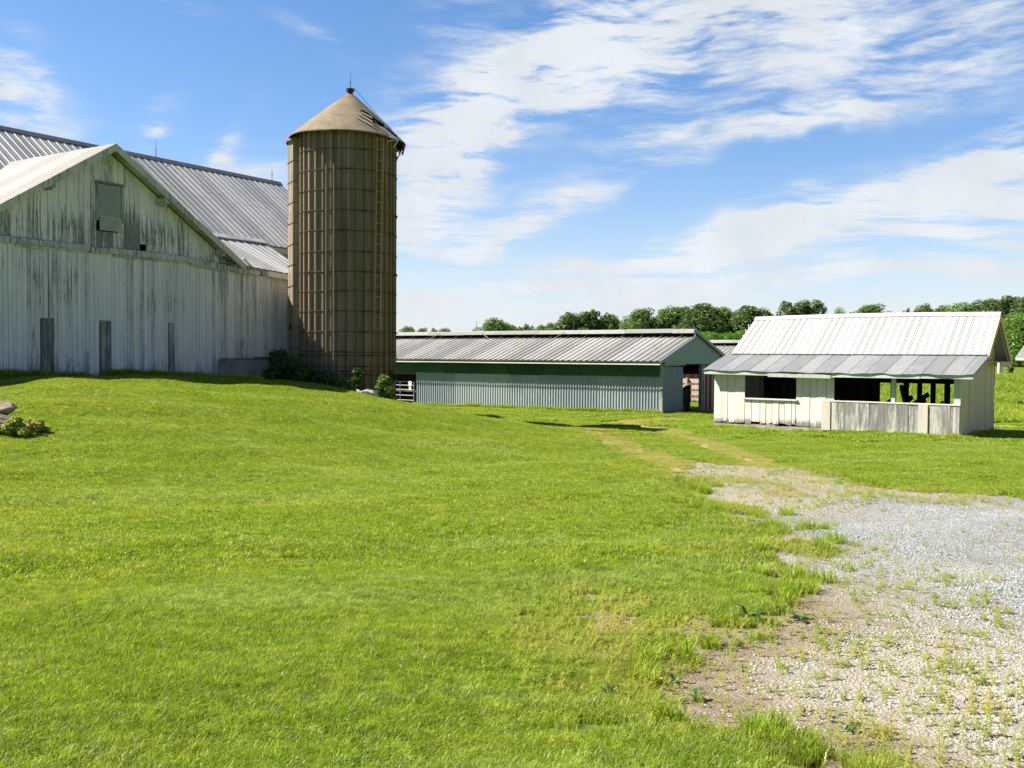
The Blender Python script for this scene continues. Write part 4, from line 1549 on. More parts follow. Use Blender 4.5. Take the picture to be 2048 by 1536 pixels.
# loose timbers heaped inside the open bay
tl = [((1812, 812), (1802, 772), 2.0, 'dark timber leaning upright behind the middle post of the shed'),
      ((1800, 815), (1824, 794), 2.3, 'short dark timber slanting right next to the leaning upright timber'),
      ((1818, 815), (1857, 788), 2.4, 'long dark timber slanting up furthest right across the shed heap'),
      ((1826, 818), (1850, 800), 2.2, 'dark offcut lying under the long slanting timber in the shed'),
      ((1766, 812), (1782, 802), 2.1, 'low dark timber end left of the shed middle post'),
      ((1874, 815), (1886, 803), 2.2, 'small dark stick poking up alone near the shed right corner')]
for (pa, pb_, yy, lab) in tl:
    a = FH.on_y(pa[0], pa[1], yy - 0.5)
    b = FH.on_y(pb_[0], pb_[1], yy)
    A = Vector((a[0], yy - 0.5, a[1]))
    B = Vector((b[0], yy, b[1]))
    dd = (A - B).normalized()
    s_ = (A.z - 0.08) / max(0.05, -dd.z)
    if dd.y < 0:
        s_ = min(s_, (A.y - 0.3) / -dd.y)
    if dd.x < 0:
        s_ = min(s_, (A.x + 4.2) / -dd.x)
    A = A + dd * max(0.0, min(s_, 1.6))
    mb = MB()
    base = FH.w(A.x, A.y, A.z)
    mb.bar((0, 0, 0), B - A, 0.10 if 'stick' not in lab else 0.06, 0.15 if 'stick' not in lab else 0.06)
    o = mb.build('timber', M['dark'])
    o.location = base
    o.rotation_euler = (0, 0, FH.ang)
    tag(o, lab, 'timber', 'timbers heaped in the shed')

# ------------------------------------------------------------------ right edge: shed roof corner, post, low wall, planks
pc = at_depth(2031, 716, 44.0)
nb = thing('side_shed', (pc.x, pc.y, float(gz(pc.x, pc.y))), 'roof corner of another pale shed at the far right edge', 'shed', rotz=R(-38))
hz0 = pc.z - float(gz(pc.x, pc.y))
mb = MB()
slab(mb, (0, 0, hz0 + 0.05), (5, 0, hz0 + 0.05), (0, 2.6, hz0 + 0.85), (5, 2.6, hz0 + 0.85), 0.06)
slab(mb, (0, 5.2, hz0 + 0.05), (5, 5.2, hz0 + 0.05), (0, 2.62, hz0 + 0.85), (5, 2.62, hz0 + 0.85), 0.06)
mb.build('roof', M['pb_roof'], nb)
mb = MB()
mb.bar((0.02, 0, hz0 - 0.05), (0.02, 2.6, hz0 + 0.75), 0.04, 0.16)
mb.box(0, 5, -0.03, 0.0, hz0 - 0.10, hz0 + 0.03)
mb.build('fascia', M['trim'], nb)
mb = MB()
boards(mb, 0.5, 4.8, lambda x: -0.3, lambda x: hz0 + 0.1, 0.4, 0.03, 0.3, rs)
mb.box(0.5, 4.8, 4.7, 4.8, -0.3, hz0 + 0.1)
mb.box(0.5, 0.53, 0.45, 4.7, -0.3, hz0 + 0.3)
mb.build('wall', M['shed_end'], nb)
pp = at_depth(2000, 757, 70.0)
post = MB()
post.box(-0.13, 0.13, -0.13, 0.13, -1.0, at_depth(2000, 724, 70.0).z - pp.z)
post.box(-0.16, 0.16, -0.16, 0.16, at_depth(2000, 724, 70.0).z - pp.z, at_depth(2000, 722, 70.0).z - pp.z)
o = post.build('post', M['trim'])
o.location = (pp.x, pp.y, pp.z)
tag(o, 'pale upright post standing behind the low wall right of the shed', 'post')
wa, wb = at_depth(1955, 763, 69.0), at_depth(2150, 763, 69.0)
lw = MB()
zt = at_depth(2010, 757, 69.0).z
for k in range(14):
    xa_, xb_ = wa.x + (wb.x - wa.x) * k / 14, wa.x + (wb.x - wa.x) * (k + 1) / 14 - 0.015
    lw.box(xa_ - wa.x, xb_ - wa.x, 0, 0.35, -1.6, 0.0 + 0.012 * (k % 3), (k * 0.37) % 1)
o = lw.build('low_wall', M['low_wall'])
o.location = (wa.x, 69.0, zt)
tag(o, 'low pinkish concrete wall beyond the field at the right', 'wall')


# ------------------------------------------------------------------ lawn masks (world metres)
def poly_w(pts):
    return np.array([[ground_at(*p).x, ground_at(*p).y] for p in pts])


def sdpoly(x, y, P):
    """signed distance, negative inside"""
    x = np.asarray(x, float)
    y = np.asarray(y, float)
    d = np.full(x.shape, 1e9)
    ins = np.zeros(x.shape, bool)
    n = len(P)
    for i in range(n):
        ax, ay = P[i]
        bx_, by_ = P[(i + 1) % n]
        ex, ey = bx_ - ax, by_ - ay
        t = np.clip(((x - ax) * ex + (y - ay) * ey) / (ex * ex + ey * ey + 1e-12), 0, 1)
        d = np.minimum(d, np.hypot(x - ax - t * ex, y - ay - t * ey))
        c = ((ay > y) != (by_ > y)) & (x < (bx_ - ax) * (y - ay) / (by_ - ay + 1e-12) + ax)
        ins ^= c
    return np.where(ins, -d, d)


def sdline(x, y, P):
    d = np.full(np.shape(x), 1e9)
    for i in range(len(P) - 1):
        ax, ay = P[i]
        ex, ey = P[i + 1][0] - ax, P[i + 1][1] - ay
        t = np.clip(((x - ax) * ex + (y - ay) * ey) / (ex * ex + ey * ey), 0, 1)
        d = np.minimum(d, np.hypot(x - ax - t * ex, y - ay - t * ey))
    return d


def vnoise(x, y, s, seed=0):
    """cheap smooth value noise, about 0..1"""
    x = np.asarray(x) * s + seed * 17.3
    y = np.asarray(y) * s - seed * 9.1
    xi, yi = np.floor(x), np.floor(y)
    fx_, fy_ = x - xi, y - yi
    fx_ = fx_ * fx_ * (3 - 2 * fx_)
    fy_ = fy_ * fy_ * (3 - 2 * fy_)

    def h(a, b):
        q = np.sin(a * 127.1 + b * 311.7 + seed) * 43758.5453
        return q - np.floor(q)
    return (h(xi, yi) * (1 - fx_) + h(xi + 1, yi) * fx_) * (1 - fy_) + (h(xi, yi + 1) * (1 - fx_) + h(xi + 1, yi + 1) * fx_) * fy_


GRAVEL = poly_w([(1345, 950), (1395, 992), (1480, 1022), (1540, 1058), (1580, 1095), (1640, 1150), (1668, 1180), (1610, 1213), (1570, 1262),
                 (1450, 1296), (1380, 1322), (1345, 1370), (1340, 1430), (1400, 1452), (1500, 1472), (1640, 1500), (1720, 1545), (1790, 1700), (2700, 1700),
                 (2700, 1060), (2048, 1006), (1850, 987), (1700, 965), (1600, 944), (1480, 932), (1400, 928)])
GRAVEL = np.concatenate([GRAVEL[:18], [[1.6, 0.6], [30.0, 0.6], [30.0, 13.4]], GRAVEL[20:]])   # the drive runs on out of the picture
THIN = poly_w([(960, 1200), (1150, 1160), (1330, 1180), (1560, 1250), (1600, 1300), (1560, 1500), (1300, 1480), (1180, 1400), (1000, 1280)])
TR1 = poly_w([(1390, 950), (1310, 914), (1235, 884), (1180, 862), (1140, 848)])
TR2 = poly_w([(1560, 945), (1480, 908), (1400, 880), (1330, 863), (1285, 850)])
SPOT = poly_w([(1215, 846), (1260, 841), (1330, 838), (1372, 834), (1350, 842), (1300, 847), (1250, 850)])


def masks(x, y):
    """gravel signed distance (m, ragged), thin-grass amount, bare-track amount"""
    wob = (vnoise(x, y, 1.1, 1) - 0.5) * 0.9 + (vnoise(x, y, 3.7, 2) - 0.5) * 0.45 + (vnoise(x, y, 9.0, 3) - 0.5) * 0.18
    sc = np.clip(np.hypot(x, y) / 9.0, 0.35, 1.3)
    g = sdpoly(x, y, GRAVEL) + wob * sc * 0.8 - 0.12
    t = 1 - sm(sdpoly(x, y, THIN) + wob * 0.7, -0.5, 0.45)
    tr = np.minimum(sdline(x, y, TR1), sdline(x, y, TR2))
    b = (1 - sm(tr + wob * 0.35, 0.35, 0.85)) * 0.95
    sp = sdpoly(x, y, SPOT) + wob * 0.6
    b = np.maximum(b, 1 - sm(sp, -0.2, 0.5))
    return g, t, b


# ------------------------------------------------------------------ ground sheet
def axis(lo, hi, near_lo, near_hi, step):
    a = np.arange(near_lo, near_hi + 1e-6, step)
    out = [a]
    s, v = step, near_hi
    ext = []
    while v < hi:
        s *= 1.18
        v = min(v + s, hi)
        ext.append(v)
    s, v = step, near_lo
    ext2 = []
    while v > lo:
        s *= 1.18
        v = max(v - s, lo)
        ext2.append(v)
    return np.concatenate([ext2[::-1], a, ext])


gx = axis(-2500, 2500, -24, 32, 0.25)
gy = axis(-300, 3500, -2, 64, 0.25)
GX, GY = np.meshgrid(gx, gy)
GZ_ = gz(GX, GY)
g_, t_, b_ = masks(GX, GY)
bare = np.clip(np.maximum(1 - sm(g_, -0.2, 0.35), np.maximum(b_ * 0.9, t_ * 0.85)), 0, 1)
nx_, ny_ = len(gx), len(gy)
idx = np.arange(nx_ * ny_).reshape(ny_, nx_)
quads = np.stack([idx[:-1, :-1], idx[:-1, 1:], idx[1:, 1:], idx[1:, :-1]], -1).reshape(-1, 4)
gm, n = new_mat('lawn_ground')
pos = n.n('ShaderNodeNewGeometry').outputs['Position']
a1 = n.noise(pos, 0.35, 5, 0.6)
a2 = n.noise(pos, 6.0, 5, 0.65)
a3 = n.noise(pos, 45.0, 4, 0.6)
gcol = n.mix(n.smooth(a1, 0.35, 0.65), (0.11, 0.17, 0.016), (0.16, 0.21, 0.024))
gcol = n.mix(n.smooth(a2, 0.3, 0.7, 0.0, 0.6), gcol, (0.09, 0.14, 0.016))
dcol = n.mix(n.smooth(a2, 0.3, 0.7), (0.19, 0.145, 0.10), (0.30, 0.245, 0.175))
dcol = n.mix(n.smooth(a3, 0.4, 0.75, 0, 0.6), dcol, (0.36, 0.32, 0.25))
straw = n.mix(n.smooth(a2, 0.3, 0.7), (0.30, 0.25, 0.11), (0.40, 0.35, 0.18))
dcol = n.mix(n.attr('track'), dcol, straw)
col = n.mix(n.attr('bare'), gcol, dcol)
finish(n, col, 0.95, n.bump(a3, 0.5, 0.03), spec=0.1)
me = np_mesh('ground', np.stack([GX.ravel(), GY.ravel(), GZ_.ravel()], -1), quads.ravel(), np.full(len(quads), 4), {'bare': bare.ravel(), 'track': sm(b_, 0.1, 0.6).ravel()}, gm, True)
ground = mesh_obj('ground', me)
ground['kind'] = 'structure'

# gravel drive: own sheet a few mm above the lawn, ragged edge
st = 0.06
hx_ = np.arange(0.4, 25.0, st)
hy_ = np.arange(1.6, 25.0, st)
HX, HY = np.meshgrid(hx_, hy_)
jx = (vnoise(HX, HY, 13.0, 5) - 0.5) * st
jy = (vnoise(HX, HY, 13.0, 6) - 0.5) * st
HX2, HY2 = HX + jx, HY + jy
gg, tt, bb = masks(HX2, HY2)
hz2 = gz(HX2, HY2) + 0.012 + 0.006 * vnoise(HX2, HY2, 7, 7)
inside = gg < 0.02
id2 = np.arange(HX.size).reshape(HX.shape)
q2 = np.stack([id2[:-1, :-1], id2[:-1, 1:], id2[1:, 1:], id2[1:, :-1]], -1)
keep = inside[:-1, :-1] & inside[:-1, 1:] & inside[1:, 1:] & inside[1:, :-1]
q2 = q2[keep]
used = np.unique(q2)
remap = -np.ones(HX.size, int)
remap[used] = np.arange(len(used))
farf = sm(HY2.ravel()[used] - 0.35 * HX2.ravel()[used], 4.5, 9.0)
grav = (1 - farf) * (1 - sm(gg.ravel()[used] + 0.75, -0.9, 0.9)) + farf * (1 - sm(gg.ravel()[used] + 0.1, -0.35, 0.35))
# the driven middle of the drive is bluish stone, its rim tan grit
dm, n = new_mat('gravel_drive')
pos = n.n('ShaderNodeNewGeometry').outputs['Position']
v1 = n.n('ShaderNodeTexVoronoi', i0=pos, Scale=60.0)
v2 = n.n('ShaderNodeTexVoronoi', i0=pos, Scale=27.0)
nb1 = n.noise(pos, 0.7, 5, 0.6)
nb2 = n.noise(pos, 5.0, 5, 0.65)
nb3 = n.noise(pos, 90.0, 3, 0.6)
dirtc = n.mix(n.smooth(nb2, 0.3, 0.7), (0.195, 0.16, 0.11), (0.345, 0.29, 0.21))
dirtc = n.mix(n.smooth(nb3, 0.35, 0.7, 0, 0.6), dirtc, (0.11, 0.085, 0.055))
vc = n.n('ShaderNodeSeparateColor', i0=v1.outputs['Color'])
stonec = n.mix(vc.outputs[0], (0.20, 0.235, 0.25), (0.49, 0.535, 0.55))
stonec = n.mix(n.smooth(vc.outputs[1], 0.72, 0.80), stonec, (0.55, 0.49, 0.38))
stonec = n.mix(n.smooth(v1.outputs['Distance'], 0.25, 0.6, 0, 0.7), stonec, (0.10, 0.09, 0.075))
tan = n.mix(vc.outputs[2], (0.31, 0.285, 0.22), (0.55, 0.515, 0.42))
tan = n.mix(n.smooth(v1.outputs['Distance'], 0.25, 0.6, 0, 0.6), tan, (0.16, 0.125, 0.09))
blue = n.attr('blue')
gst = n.mix(n.smooth(n.m('ADD', blue, n.m('MULTIPLY', n.m('SUBTRACT', nb2, 0.5), 0.8)), 0.1, 0.95), tan, stonec)
mixf = n.smooth(n.m('ADD', n.attr('grav'), n.m('MULTIPLY', n.m('SUBTRACT', nb1, 0.5), 0.9)), 0.32, 0.68)
col = n.mix(mixf, dirtc, gst)
hgt = n.m('ADD', n.m('MULTIPLY', v1.outputs['Distance'], -0.6), n.m('MULTIPLY', v2.outputs['Distance'], -0.5))
finish(n, col, 0.9, n.bump(hgt, 0.7, 0.02), spec=0.15)
BLUE = poly_w([(1540, 1035), (1640, 1022), (1800, 1012), (2048, 1015), (4200, 1190), (4200, 1560), (2048, 1215), (1840, 1155), (1660, 1100)])
ux, uy = HX2.ravel()[used], HY2.ravel()[used]
blue_v = 0.30 + 0.70 * (1 - sm(sdpoly(ux, uy, BLUE) + (vnoise(ux, uy, 0.9, 11) - 0.5) * 2.0, -1.2, 1.4))
me = np_mesh('gravel_drive', np.stack([ux, uy, hz2.ravel()[used]], -1), remap[q2].ravel(), np.full(len(q2), 4), {'grav': grav, 'blue': blue_v}, dm, True)
drive = mesh_obj('gravel_drive', me)
drive['kind'] = 'structure'


# ------------------------------------------------------------------ scattering of grass, pebbles and weeds
def scatter(name, pts, eul, scl, pidx, protos, label, cat, dry=None):
    coll = bpy.data.collections.new(name + '_patches')
    for k, me in enumerate(protos):
        o = bpy.data.objects.new('%s_patch_%02d' % (name, k), me)
        coll.objects.link(o)
    me = bpy.data.meshes.new(name)
    me.vertices.add(len(pts))
    me.vertices.foreach_set('co', np.asarray(pts, np.float32).ravel())
    a = me.attributes.new('rot', 'FLOAT_VECTOR', 'POINT')
    a.data.foreach_set('vector', np.asarray(eul, np.float32).ravel())
    a = me.attributes.new('size', 'FLOAT_VECTOR', 'POINT')
    a.data.foreach_set('vector', np.asarray(scl, np.float32).ravel())
    a = me.attributes.new('dry', 'FLOAT', 'POINT')
    a.data.foreach_set('value', np.zeros(len(pts), np.float32) if dry is None else np.asarray(dry, np.float32))
    a = me.attributes.new('pick', 'INT', 'POINT')
    a.data.foreach_set('value', np.asarray(pidx, np.int32))
    o = mesh_obj(name, me)
    ng = bpy.data.node_groups.new(name + '_scatter', 'GeometryNodeTree')
    ng.interface.new_socket('Geometry', in_out='INPUT', socket_type='NodeSocketGeometry')
    ng.interface.new_socket('Geometry', in_out='OUTPUT', socket_type='NodeSocketGeometry')
    gi = ng.nodes.new('NodeGroupInput')
    go = ng.nodes.new('NodeGroupOutput')
    ci = ng.nodes.new('GeometryNodeCollectionInfo')
    ci.inputs['Collection'].default_value = coll
    ci.inputs['Separate Children'].default_value = True
    ci.inputs['Reset Children'].default_value = True
    ip = ng.nodes.new('GeometryNodeInstanceOnPoints')
    ip.inputs['Pick Instance'].default_value = True
    L = ng.links.new
    L(gi.outputs[0], ip.inputs['Points'])
    L(ci.outputs[0], ip.inputs['Instance'])
    for nm, ty, sock in (('rot', 'FLOAT_VECTOR', 'Rotation'), ('size', 'FLOAT_VECTOR', 'Scale'), ('pick', 'INT', 'Instance Index')):
        na = ng.nodes.new('GeometryNodeInputNamedAttribute')
        na.data_type = ty
        na.inputs['Name'].default_value = nm
        L(na.outputs[0], ip.inputs[sock])
    L(ip.outputs[0], go.inputs[0])
    md = o.modifiers.new('scatter', 'NODES')
    md.node_group = ng
    o['kind'] = 'stuff'
    return tag(o, label, cat)


def tile_mesh(name, size, nblades, h, w, mat, rg, lean=0.5, hvar=0.4, clump=0.0):
    """a round-ish patch of bent grass blades"""
    N = nblades
    x = rg.uniform(-size / 2, size / 2, N)
    y = rg.uniform(-size / 2, size / 2, N)
    if clump:
        cx = rg.uniform(-size / 2, size / 2, 40)
        cy = rg.uniform(-size / 2, size / 2, 40)
        k = rg.integers(0, 40, N)
        mk = rg.random(N) < clump
        x = np.where(mk, cx[k] + rg.normal(0, size * 0.03, N), x)
        y = np.where(mk, cy[k] + rg.normal(0, size * 0.03, N), y)
    hh = h * (1 + rg.uniform(-hvar, hvar, N)) * np.where(rg.random(N) < 0.06, 1.35, 1.0)
    ww = w * rg.uniform(0.7, 1.3, N)
    yaw = rg.uniform(0, 2 * np.pi, N)
    dirx, diry = np.cos(yaw), np.sin(yaw)
    ln = lean * rg.uniform(0.1, 1.3, N)
    sx, sy = -diry * ww / 2, dirx * ww / 2
    z0 = np.full(N, -0.015)
    b1 = np.stack([x - sx, y - sy, z0], -1)
    b2 = np.stack([x + sx, y + sy, z0], -1)
    mx_, my_ = x + dirx * hh * ln * 0.35, y + diry * hh * ln * 0.35
    m1 = np.stack([mx_ - sx * 0.8, my_ - sy * 0.8, hh * 0.6], -1)
    m2 = np.stack([mx_ + sx * 0.8, my_ + sy * 0.8, hh * 0.6], -1)
    tp = np.stack([x + dirx * hh * ln, y + diry * hh * ln, hh * (1 - 0.25 * ln)], -1)
    V = np.stack([b1, b2, m2, m1, tp], 1).reshape(-1, 3)
    i = np.arange(N) * 5
    F = np.stack([i, i + 1, i + 2, i + 3, i + 3, i + 2, i + 4], -1).ravel()
    S = np.tile([4, 3], N)
    rv = np.repeat(rg.random(N), 5)
    return np_mesh(name, V, F, S, {'rnd': rv}, mat)


def place(x, y, rg, yaw=None):
    z = gz(x, y)
    e = 0.15
    gx_ = (gz(x + e, y) - gz(x - e, y)) / (2 * e)
    gy_ = (gz(x, y + e) - gz(x, y - e)) / (2 * e)
    yaw = rg.uniform(0, 2 * np.pi, len(x)) if yaw is None else yaw
    eul = np.zeros((len(x), 3))
    for i in range(len(x)):
        nrm = Vector((-gx_[i], -gy_[i], 1)).normalized()
        q = Vector((0, 0, 1)).rotation_difference(nrm)
        eul[i] = (q.to_matrix() @ Matrix.Rotation(yaw[i], 3, 'Z')).to_euler('XYZ')
    return np.stack([x, y, z], -1), eul


def mat_grass(name, c_lo, c_hi, c_yel, c_cool, trans):
    m, n = new_mat(name)
    pos = n.n('ShaderNodeNewGeometry').outputs['Position']
    rnd = n.attr('rnd')
    p1 = n.noise(pos, 0.28, 4, 0.6)
    p2 = n.noise(pos, 1.5, 4, 0.65)
    p3 = n.noise(n.scale(pos, (0.25, 0.9, 1)), 1.0, 3, 0.6)
    c = n.mix(rnd, c_lo, c_hi)
    yel = n.m('ADD', n.m('MULTIPLY', p1, 0.5), n.m('MULTIPLY', p2, 0.5))
    c = n.mix(n.smooth(yel, 0.46, 0.64, 0.0, 0.5), c, c_yel)
    c = n.mix(n.smooth(p3, 0.50, 0.66, 0.0, 0.55), c, c_cool)
    p4 = n.noise(pos, 7.0, 4, 0.7)
    c = n.mix(n.smooth(p4, 0.42, 0.62, 0.5, 0.0), c, tuple(q * 0.62 for q in c_lo))
    c = n.mix(n.smooth(rnd, 0.88, 0.92, 0.0, 0.8), c, (0.52, 0.48, 0.24))  # pale dead blades, their colour also standing in for sun glints
    dry = n.n('ShaderNodeAttribute', {'attribute_type': 'INSTANCER', 'attribute_name': 'dry'}).outputs['Fac']
    c = n.mix(n.m('MULTIPLY', dry, n.smooth(rnd, 0.05, 0.55, 0.35, 1.0)), c, (0.52, 0.47, 0.22))
    d = n.n('ShaderNodeBsdfDiffuse', Color=c)
    tcol = n.mix(1.0, c, (1.35, 1.2, 0.5), 'MULTIPLY')
    t = n.n('ShaderNodeBsdfTranslucent', Color=tcol)
    g = n.n('ShaderNodeBsdfGlossy', Color=(0.9, 0.95, 0.85, 1), Roughness=0.36)
    mx = n.n('ShaderNodeMixShader', i0=trans, i1=d, i2=t)
    mx2 = n.n('ShaderNodeMixShader', i0=0.018, i1=mx, i2=g)
    o = n.n('ShaderNodeOutputMaterial')
    n.t.links.new(mx2.outputs[0], o.inputs[0])
    return m


M['grass'] = mat_grass('lawn_grass', (0.20, 0.345, 0.018), (0.47, 0.635, 0.055), (0.56, 0.60, 0.10), (0.47, 0.62, 0.19), 0.45)
M['weed'] = mat_leaf('weed_leaves', ((0.24, 0.36, 0.05), (0.40, 0.48, 0.09), (0.48, 0.46, 0.12)), 0.40, 1.5)

rg = np.random.default_rng(5)


def in_view(x, y, margin=1.5):
    return (x > -(y * 0.53 + margin)) & (x < y * 0.53 + margin + 5.0) & (y > 1.2)


def ring(step, r0, r1):
    n_ = int(2 * (r1 * 0.56 + 9) / step)
    m_ = int(r1 / step) + 1
    X, Y = np.meshgrid((np.arange(n_) - n_ / 2) * step, np.arange(m_) * step)
    X = X.ravel() + rg.uniform(-0.3, 0.3, X.size) * step
    Y = Y.ravel() + rg.uniform(-0.3, 0.3, Y.size) * step
    d = np.hypot(X, Y)
    k = (d >= r0) & (d < r1) & in_view(X, Y)
    return X[k], Y[k]


def foot(x, y):
    """True where a building stands"""
    r_ = np.zeros(np.shape(x), bool)
    for F_, (xa, xb, ya, yb_) in ((FB, (-26, 7, 0.05, 12.4)), (FH, (-9.0, 0.0, 0.1, 4.35)), (FP, (-31, 0.0, 0.05, 7.0)), (FP2, (-24, 0, 0, 7))):
        c, s = math.cos(F_.ang), math.sin(F_.ang)
        dx, dy = x - F_.o.x, y - F_.o.y
        lx_, ly_ = dx * c + dy * s, -dx * s + dy * c
        r_ |= (lx_ > xa) & (lx_ < xb) & (ly_ > ya) & (ly_ < yb_)
    r_ |= np.hypot(x - SX, y - SY) < 1.7
    return r_


# three sizes of patch: fine near the camera, coarser where blades shrink below a pixel
NV = 6
near_t = [tile_mesh('grass_near_%d' % k, 0.30, 2100, 0.046, 0.0034, M['grass'], rg, 1.05) for k in range(NV)]
mid_t = [tile_mesh('grass_mid_%d' % k, 0.62, 3000, 0.046, 0.0070, M['grass'], rg, 1.05) for k in range(NV)]
far_t = [tile_mesh('grass_far_%d' % k, 1.5, 4200, 0.060, 0.016, M['grass'], rg, 1.0, 0.5) for k in range(NV)]
fld_t = [tile_mesh('grass_field_%d' % k, 1.8, 2600, 0.26, 0.035, M['grass'], rg, 0.7, 0.5) for k in range(NV)]
P_, Eu, Sc, Pi, Dr = [], [], [], [], []
for (step, r0, r1, off) in ((0.20, 0.0, 9.0, 0), (0.40, 9.0, 33.0, NV), (1.0, 33.0, 72.0, 2 * NV)):
    X, Y = ring(step, r0, r1)
    g, t, b = masks(X, Y)
    keep_p = np.clip(np.maximum(sm(g, -0.06, 0.16) * (1 - 0.55 * sm(-g, -0.9, 0.0) * vnoise(X, Y, 2.1, 61)), 0.22 * sm(g, -0.5, 0.0) * (vnoise(X, Y, 2.7, 62) > 0.55)), 0, 1) * (1 - 0.72 * t * sm(vnoise(X, Y, 1.9, 63), 0.2, 0.6)) * (1 - 0.35 * b)
    k = (rg.random(len(X)) < keep_p) & ~foot(X, Y)
    X, Y, t, b, g = X[k], Y[k], t[k], b[k], g[k]
    p, e = place(X, Y, rg)
    hs_ = (0.80 + 0.40 * vnoise(X, Y, 0.8, 21) + 0.45 * (vnoise(X, Y, 2.6, 22) - 0.5) + 0.3 * (vnoise(X, Y, 6.0, 23) - 0.5)) * (1 - 0.25 * t - 0.62 * b)
    hs_ = hs_ * np.where((g < 0.5) & (g > 0), 1.25, 1.0)
    fieldy = np.zeros(len(X), bool)
    if off == 2 * NV:
        fieldy = (X > 17) & (Y > 40) & (Y + 0.5 * X > 54)
    s = np.stack([np.ones(len(X)), np.ones(len(X)), hs_], -1)
    P_.append(p)
    Eu.append(e)
    Sc.append(s)
    pi = rg.integers(0, NV, len(X)) + off
    pi = np.where(fieldy, rg.integers(0, NV, len(X)) + 3 * NV, pi)
    Pi.append(pi)
    Dr.append(np.clip(np.maximum(0.85 * b, 0.55 * t * sm(vnoise(X, Y, 1.3, 81), 0.25, 0.7)), 0, 1) + 0.35 * (1 - sm(g, 0.0, 0.5)))
protos = near_t + mid_t + far_t + fld_t
scatter('lawn_grass', np.concatenate(P_), np.concatenate(Eu), np.concatenate(Sc), np.concatenate(Pi), protos,
        'mown bright green grass covering the whole yard', 'grass', np.concatenate(Dr))

# coarse tufts along the gravel edge
tuft_t = [tile_mesh('tuft_%d' % k, 0.16, 130, 0.12, 0.006, M['grass'], rg, 1.0, 0.4) for k in range(4)]
X = rg.uniform(0.2, 9, 9000)
Y = rg.uniform(2.2, 18, 9000)
g, t, b = masks(X, Y)
k = (g > -0.9) & (g < 0.25) & in_view(X, Y) & (rg.random(9000) < 0.24 * np.exp(-np.clip(-g, 0, 5) * 7)) & ~foot(X, Y)
X, Y = X[k], Y[k]
s = rg.uniform(0.5, 1.15, len(X))
for F_, x0_, x1_, yo, nn in ((FB, -17, -1.5, -0.20, 260), (FP, -17.3, 0.0, -0.12, 230), (FH, -9.0, 0.0, -0.12, 150)):
    q = [F_.w(rg.uniform(x0_, x1_), yo - abs(rg.normal(0, 0.10)), 0) for _ in range(nn)]
    X = np.concatenate([X, [v.x for v in q]])
    Y = np.concatenate([Y, [v.y for v in q]])
    s = np.concatenate([s, rg.uniform(0.8, 2.5, nn) if F_ is not FH else rg.uniform(0.6, 1.4, nn)])
q = [FH.w(0.10 + abs(rg.normal(0, 0.10)), rg.uniform(0, 4.4), 0) for _ in range(90)]
X = np.concatenate([X, [v.x for v in q]])
Y = np.concatenate([Y, [v.y for v in q]])
s = np.concatenate([s, rg.uniform(0.7, 1.7, 90)])
p, e = place(X, Y, rg)
scatter('edge_tufts', p, e, np.stack([s, s, s], -1), rg.integers(0, 4, len(X)), tuft_t, 'coarse grass tufts straggling along the gravel edge and wall feet', 'grass')


# weeds: small upright stems with leaf pairs
def weed_tile(name, nst, size, h, mat, rg):
    mbv, mbf, sz, rv = [], [], [], []
    for s in range(nst):
        cx, cy = rg.uniform(-size / 2, size / 2, 2)
        hh = h * rg.uniform(0.5, 1.2)
        lx, ly = rg.normal(0, 0.25, 2) * hh
        lv = int(5 + hh * 70)
        rr = rg.random()

        def quad(c, d, nrm_up, L, wd):
            i = len(mbv)
            d = np.array(d)
            sde = np.array([-d[1], d[0], 0.0]) * wd
            c = np.array(c)
            mbv.extend([c, c + d * L * 0.5 - sde + np.array([0, 0, nrm_up * L * 0.5]), c + d * L + np.array([0, 0, nrm_up * L * 0.55]), c + d * L * 0.5 + sde + np.array([0, 0, nrm_up * L * 0.5])])
            mbf.extend([i, i + 1, i + 2, i + 3])
            sz.append(4)
            rv.extend([rr] * 4)
        i = len(mbv)
        mbv.extend([np.array([cx - 0.0012, cy, 0]), np.array([cx + 0.0012, cy, 0]), np.array([cx + lx + 0.001, cy + ly, hh]), np.array([cx + lx - 0.001, cy + ly, hh])])
        mbf.extend([i, i + 1, i + 2, i + 3])
        sz.append(4)
        rv.extend([rr] * 4)
        for k in range(lv):
            q = (k + 0.6) / lv
            a = k * 2.4 + rr * 6
            c = [cx + lx * q, cy + ly * q, hh * q]
            quad(c, [math.cos(a), math.sin(a), 0], 0.7, 0.011 + 0.012 * (1 - q), 0.0038)
            quad(c, [math.cos(a + math.pi), math.sin(a + math.pi), 0], 0.7, 0.011 + 0.012 * (1 - q), 0.0038)
    return np_mesh(name, np.array(mbv), mbf, sz, {'rnd': rv}, mat)


weed_t = [weed_tile('weed_%d' % k, (1, 2, 1, 4, 2)[k], (0.01, 0.06, 0.01, 0.12, 0.08)[k], (0.085, 0.065, 0.11, 0.05, 0.08)[k], M['weed'], rg) for k in range(5)]
NW = 100000
X = rg.uniform(0.0, 12, NW)
Y = rg.uniform(2.2, 23, NW)
g, t, b = masks(X, Y)
bl = 1 - sm(sdpoly(X, Y, BLUE), -0.6, 0.6)
clus = sm(vnoise(X, Y, 1.6, 31), 0.35, 0.7)
pr = np.where(g < 0, (0.20 + 0.22 * clus) * np.exp(-np.clip(-g - 1.6, 0, 9) * 0.45) * (1 - 0.93 * bl), 0.85 * t + 0.02)
k = in_view(X, Y) & (rg.random(NW) < pr * 0.62)
X, Y = X[k], Y[k]
p, e = place(X, Y, rg)
s = rg.uniform(0.6, 1.25, len(X))
scatter('gravel_weeds', p + np.array([0, 0, 0.012]), e, np.stack([s, s, s], -1), rg.integers(0, 5, len(X)), weed_t, 'thin small weeds sprouting through the dirt and gravel', 'weeds')


